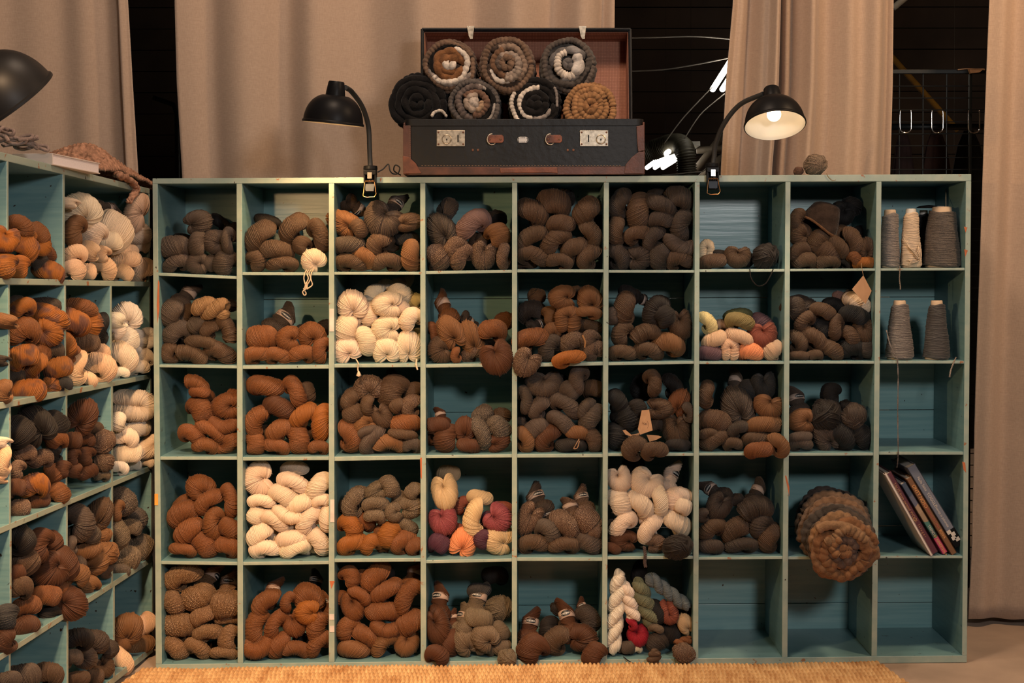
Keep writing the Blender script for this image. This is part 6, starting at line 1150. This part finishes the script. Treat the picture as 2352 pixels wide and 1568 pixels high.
g.tube([(xl_, 1.06, zr), (xr_, 1.06, zr)], .011, 10)
for x_ in (xl_+.005, xr_-.005): g.tube([(x_, 1.06, 0), (x_, 1.06, zr)], .011, 10)
tag(g.build('clothes_rail', M_RACK, None, True), 'dark clothes rail behind the wire rack carrying the garments', 'rail')
# dark garments hanging behind the rack
for i, (px, w2, c3, y0, lb) in enumerate(((2075, 52, (.035, .015, .012), 310, 'dark maroon garment hanging behind the wire rack, nearest the curtain'), (2150, 70, (.05, .02, .012), 290, 'dark brown garment hanging behind the wire rack'), (2225, 80, (.016, .016, .017), 300, 'charcoal garment hanging behind the wire rack at far right'))):
    g = G(); Yg = 1.03+.03*i; c0 = at(px, 300, Yg); R0 = w2*ppm(Yg)*.55; nu = 48; prof = []
    for j in range(24):
        t = j/23; r = R0*(.25+.75*min(1, t*5)**.6); prof.append((r, c0.z-t*1.05))
    V, F = [], []
    for j, (r, z) in enumerate(prof):
        for k in range(nu): a = 2*PI*k/nu; rr = r*(1+.09*math.sin(a*7+i)+.05*math.sin(a*13+j*.1)); V.append((c0.x+rr*math.cos(a), Yg+rr*.45*math.sin(a), z))
    for j in range(23):
        for k in range(nu): F.append((j*nu+k, j*nu+(k+1) % nu, (j+1)*nu+(k+1) % nu, (j+1)*nu+k))
    F.append(tuple(range(nu))); tag(obj('hanging_garment', V, F, plain('dark_garment', c3, .9, 0, .3)), lb, 'garment', 'garments hanging behind the rack')
def bar(name, p, q, r, m, label, cat): g = G(); g.tube([p, Vector(p).lerp(Vector(q), .5), q], r, 12); return tag(g.build(name, m, None, True), label, cat)
M_YEL = plain('yellow_painted_pole', (.20, .12, .02), .6)
_a, _b = at(2030, 110, 2.2), at(2200, 300, 2.2)
_t = (3.2-_a.z)/(_a.z-_b.z)
bar('yellow_pole', _a+(_a-_b)*_t, _b, .012, M_YEL, 'yellow diagonal pole in the dark behind the wire rack', 'pole')
bar('steel_pole', at(2052, 18, 2.6), at(2110, -30, 2.6), .014, plain('grey_pole', (.3, .3, .28), .5), 'grey pole slanting across the dark gap above the wire rack', 'pole')
M_TUBE = emis('fluorescent_glow', (1.0, .92, .78), 9); M_FIX = plain('fixture_steel', (.12, .11, .09), .5)
def fluo(p, q, sep, n, label, r=.013):
    P, Q = Vector(p), Vector(q); e = empty('fluorescent_light', P.lerp(Q, .5), label, 'light', 'fluorescent lights in the dark room'); off = P.lerp(Q, .5); s = Vector((1, 0, .0))*sep
    for k in range(n):
        g = G(); g.tube([P+s*k-off, Q+s*k-off], r, 12); g.build('fluorescent_tube', M_TUBE, e, True)
    g = G(); up2 = Vector((.06, .03, .03)); g.prism([P+up2-off, P+s*(n-1)+up2-off, Q+s*(n-1)+up2-off, Q+up2-off], (0, .01, .02)); g.build('lamp_housing', M_FIX, e)
    g = G(); T_ = P.lerp(Q, .7)+s*(n-1)+up2-off; g.tube([T_, Vector((T_.x, T_.y, 3.2-off.z))], .0008, 6); g.build('suspension_wire', M_RACK, e)
fluo(at(1637, 205, 3.0), at(1712, 88, 2.2), .045, 3, 'bright fluorescent light seen at the curtain edge above the right lamp arm', .0135)
fluo(at(1486, 385, 4.4), at(1536, 348, 3.0), .045, 3, 'bright fluorescent light low in the gap right of the suitcase', .012)
fluo(at(1503, 343, 5.4), at(1510, 336, 5.0), .03, 1, 'small distant fluorescent light above the low one beside the suitcase', .016)
fluo(at(2170, 372, 3.4), at(2166, 352, 3.2), .02, 1, 'small white light glinting behind the wire rack', .009)
g = G(); P = spline([at(1440, 372, 3.2), at(1500, 345, 3.2), at(1550, 330, 3.1), at(1572, 345, 3.0), at(1578, 400, 3.0), at(1578, 470, 3.0)], 160); g.tube(P, [.045+.005*math.sin(i*2.2) for i in range(161)], 20)
tag(g.build('ventilation_duct', plain('duct_foil', (.035, .03, .018), .6, 0), None, True), 'ribbed flexible duct in the dark beyond the suitcase', 'duct')
M_WIRE = plain('pale_wire', (.20, .18, .16), .6)
for i, (pts, lb) in enumerate((([(1400, 88), (1500, 86), (1600, 84), (1700, 92)], 'upper pale wire crossing the dark gap right of the suitcase'), ([(1430, 164), (1520, 160), (1600, 148), (1690, 130)], 'lower pale wire crossing the dark gap right of the suitcase'), ([(1525, 330), (1570, 270), (1636, 200)], 'slanting wire running down from the bright fluorescent light'), ([(1572, 318), (1610, 262), (1665, 215)], 'second slanting wire beside the ribbed duct'))):
    cord('ceiling_wire', [at(a, b_, 2.6+.1*i) for a, b_ in pts], .0028, M_WIRE, lb, 'wire', 30, 6)
for i, (a, b_) in enumerate((((1590, 400), (1660, 310)), ((1600, 345), (1668, 340)), ((1600, 418), (1660, 360)))): bar('roof_beam', at(*a, 3.4), at(*b_, 3.4), .018, plain('dim_beam', (.08, .06, .04), .7), ['lowest slanting beam between duct and right curtain', 'level beam between duct and right curtain', 'slanting beam behind the right lamp arm'][i], 'beam')
g = G(); c = at(406, 260, 1.6); g.tube([Vector((c.x, 1.6, 0)), Vector((c.x, 1.6, c.z)), at(398, 240, 1.6), at(352, 224, 1.6)], .009, 8); tag(g.build('dark_stand', M_RACK, None, True), 'thin dark stand barely visible in the left gap between curtains', 'stand')
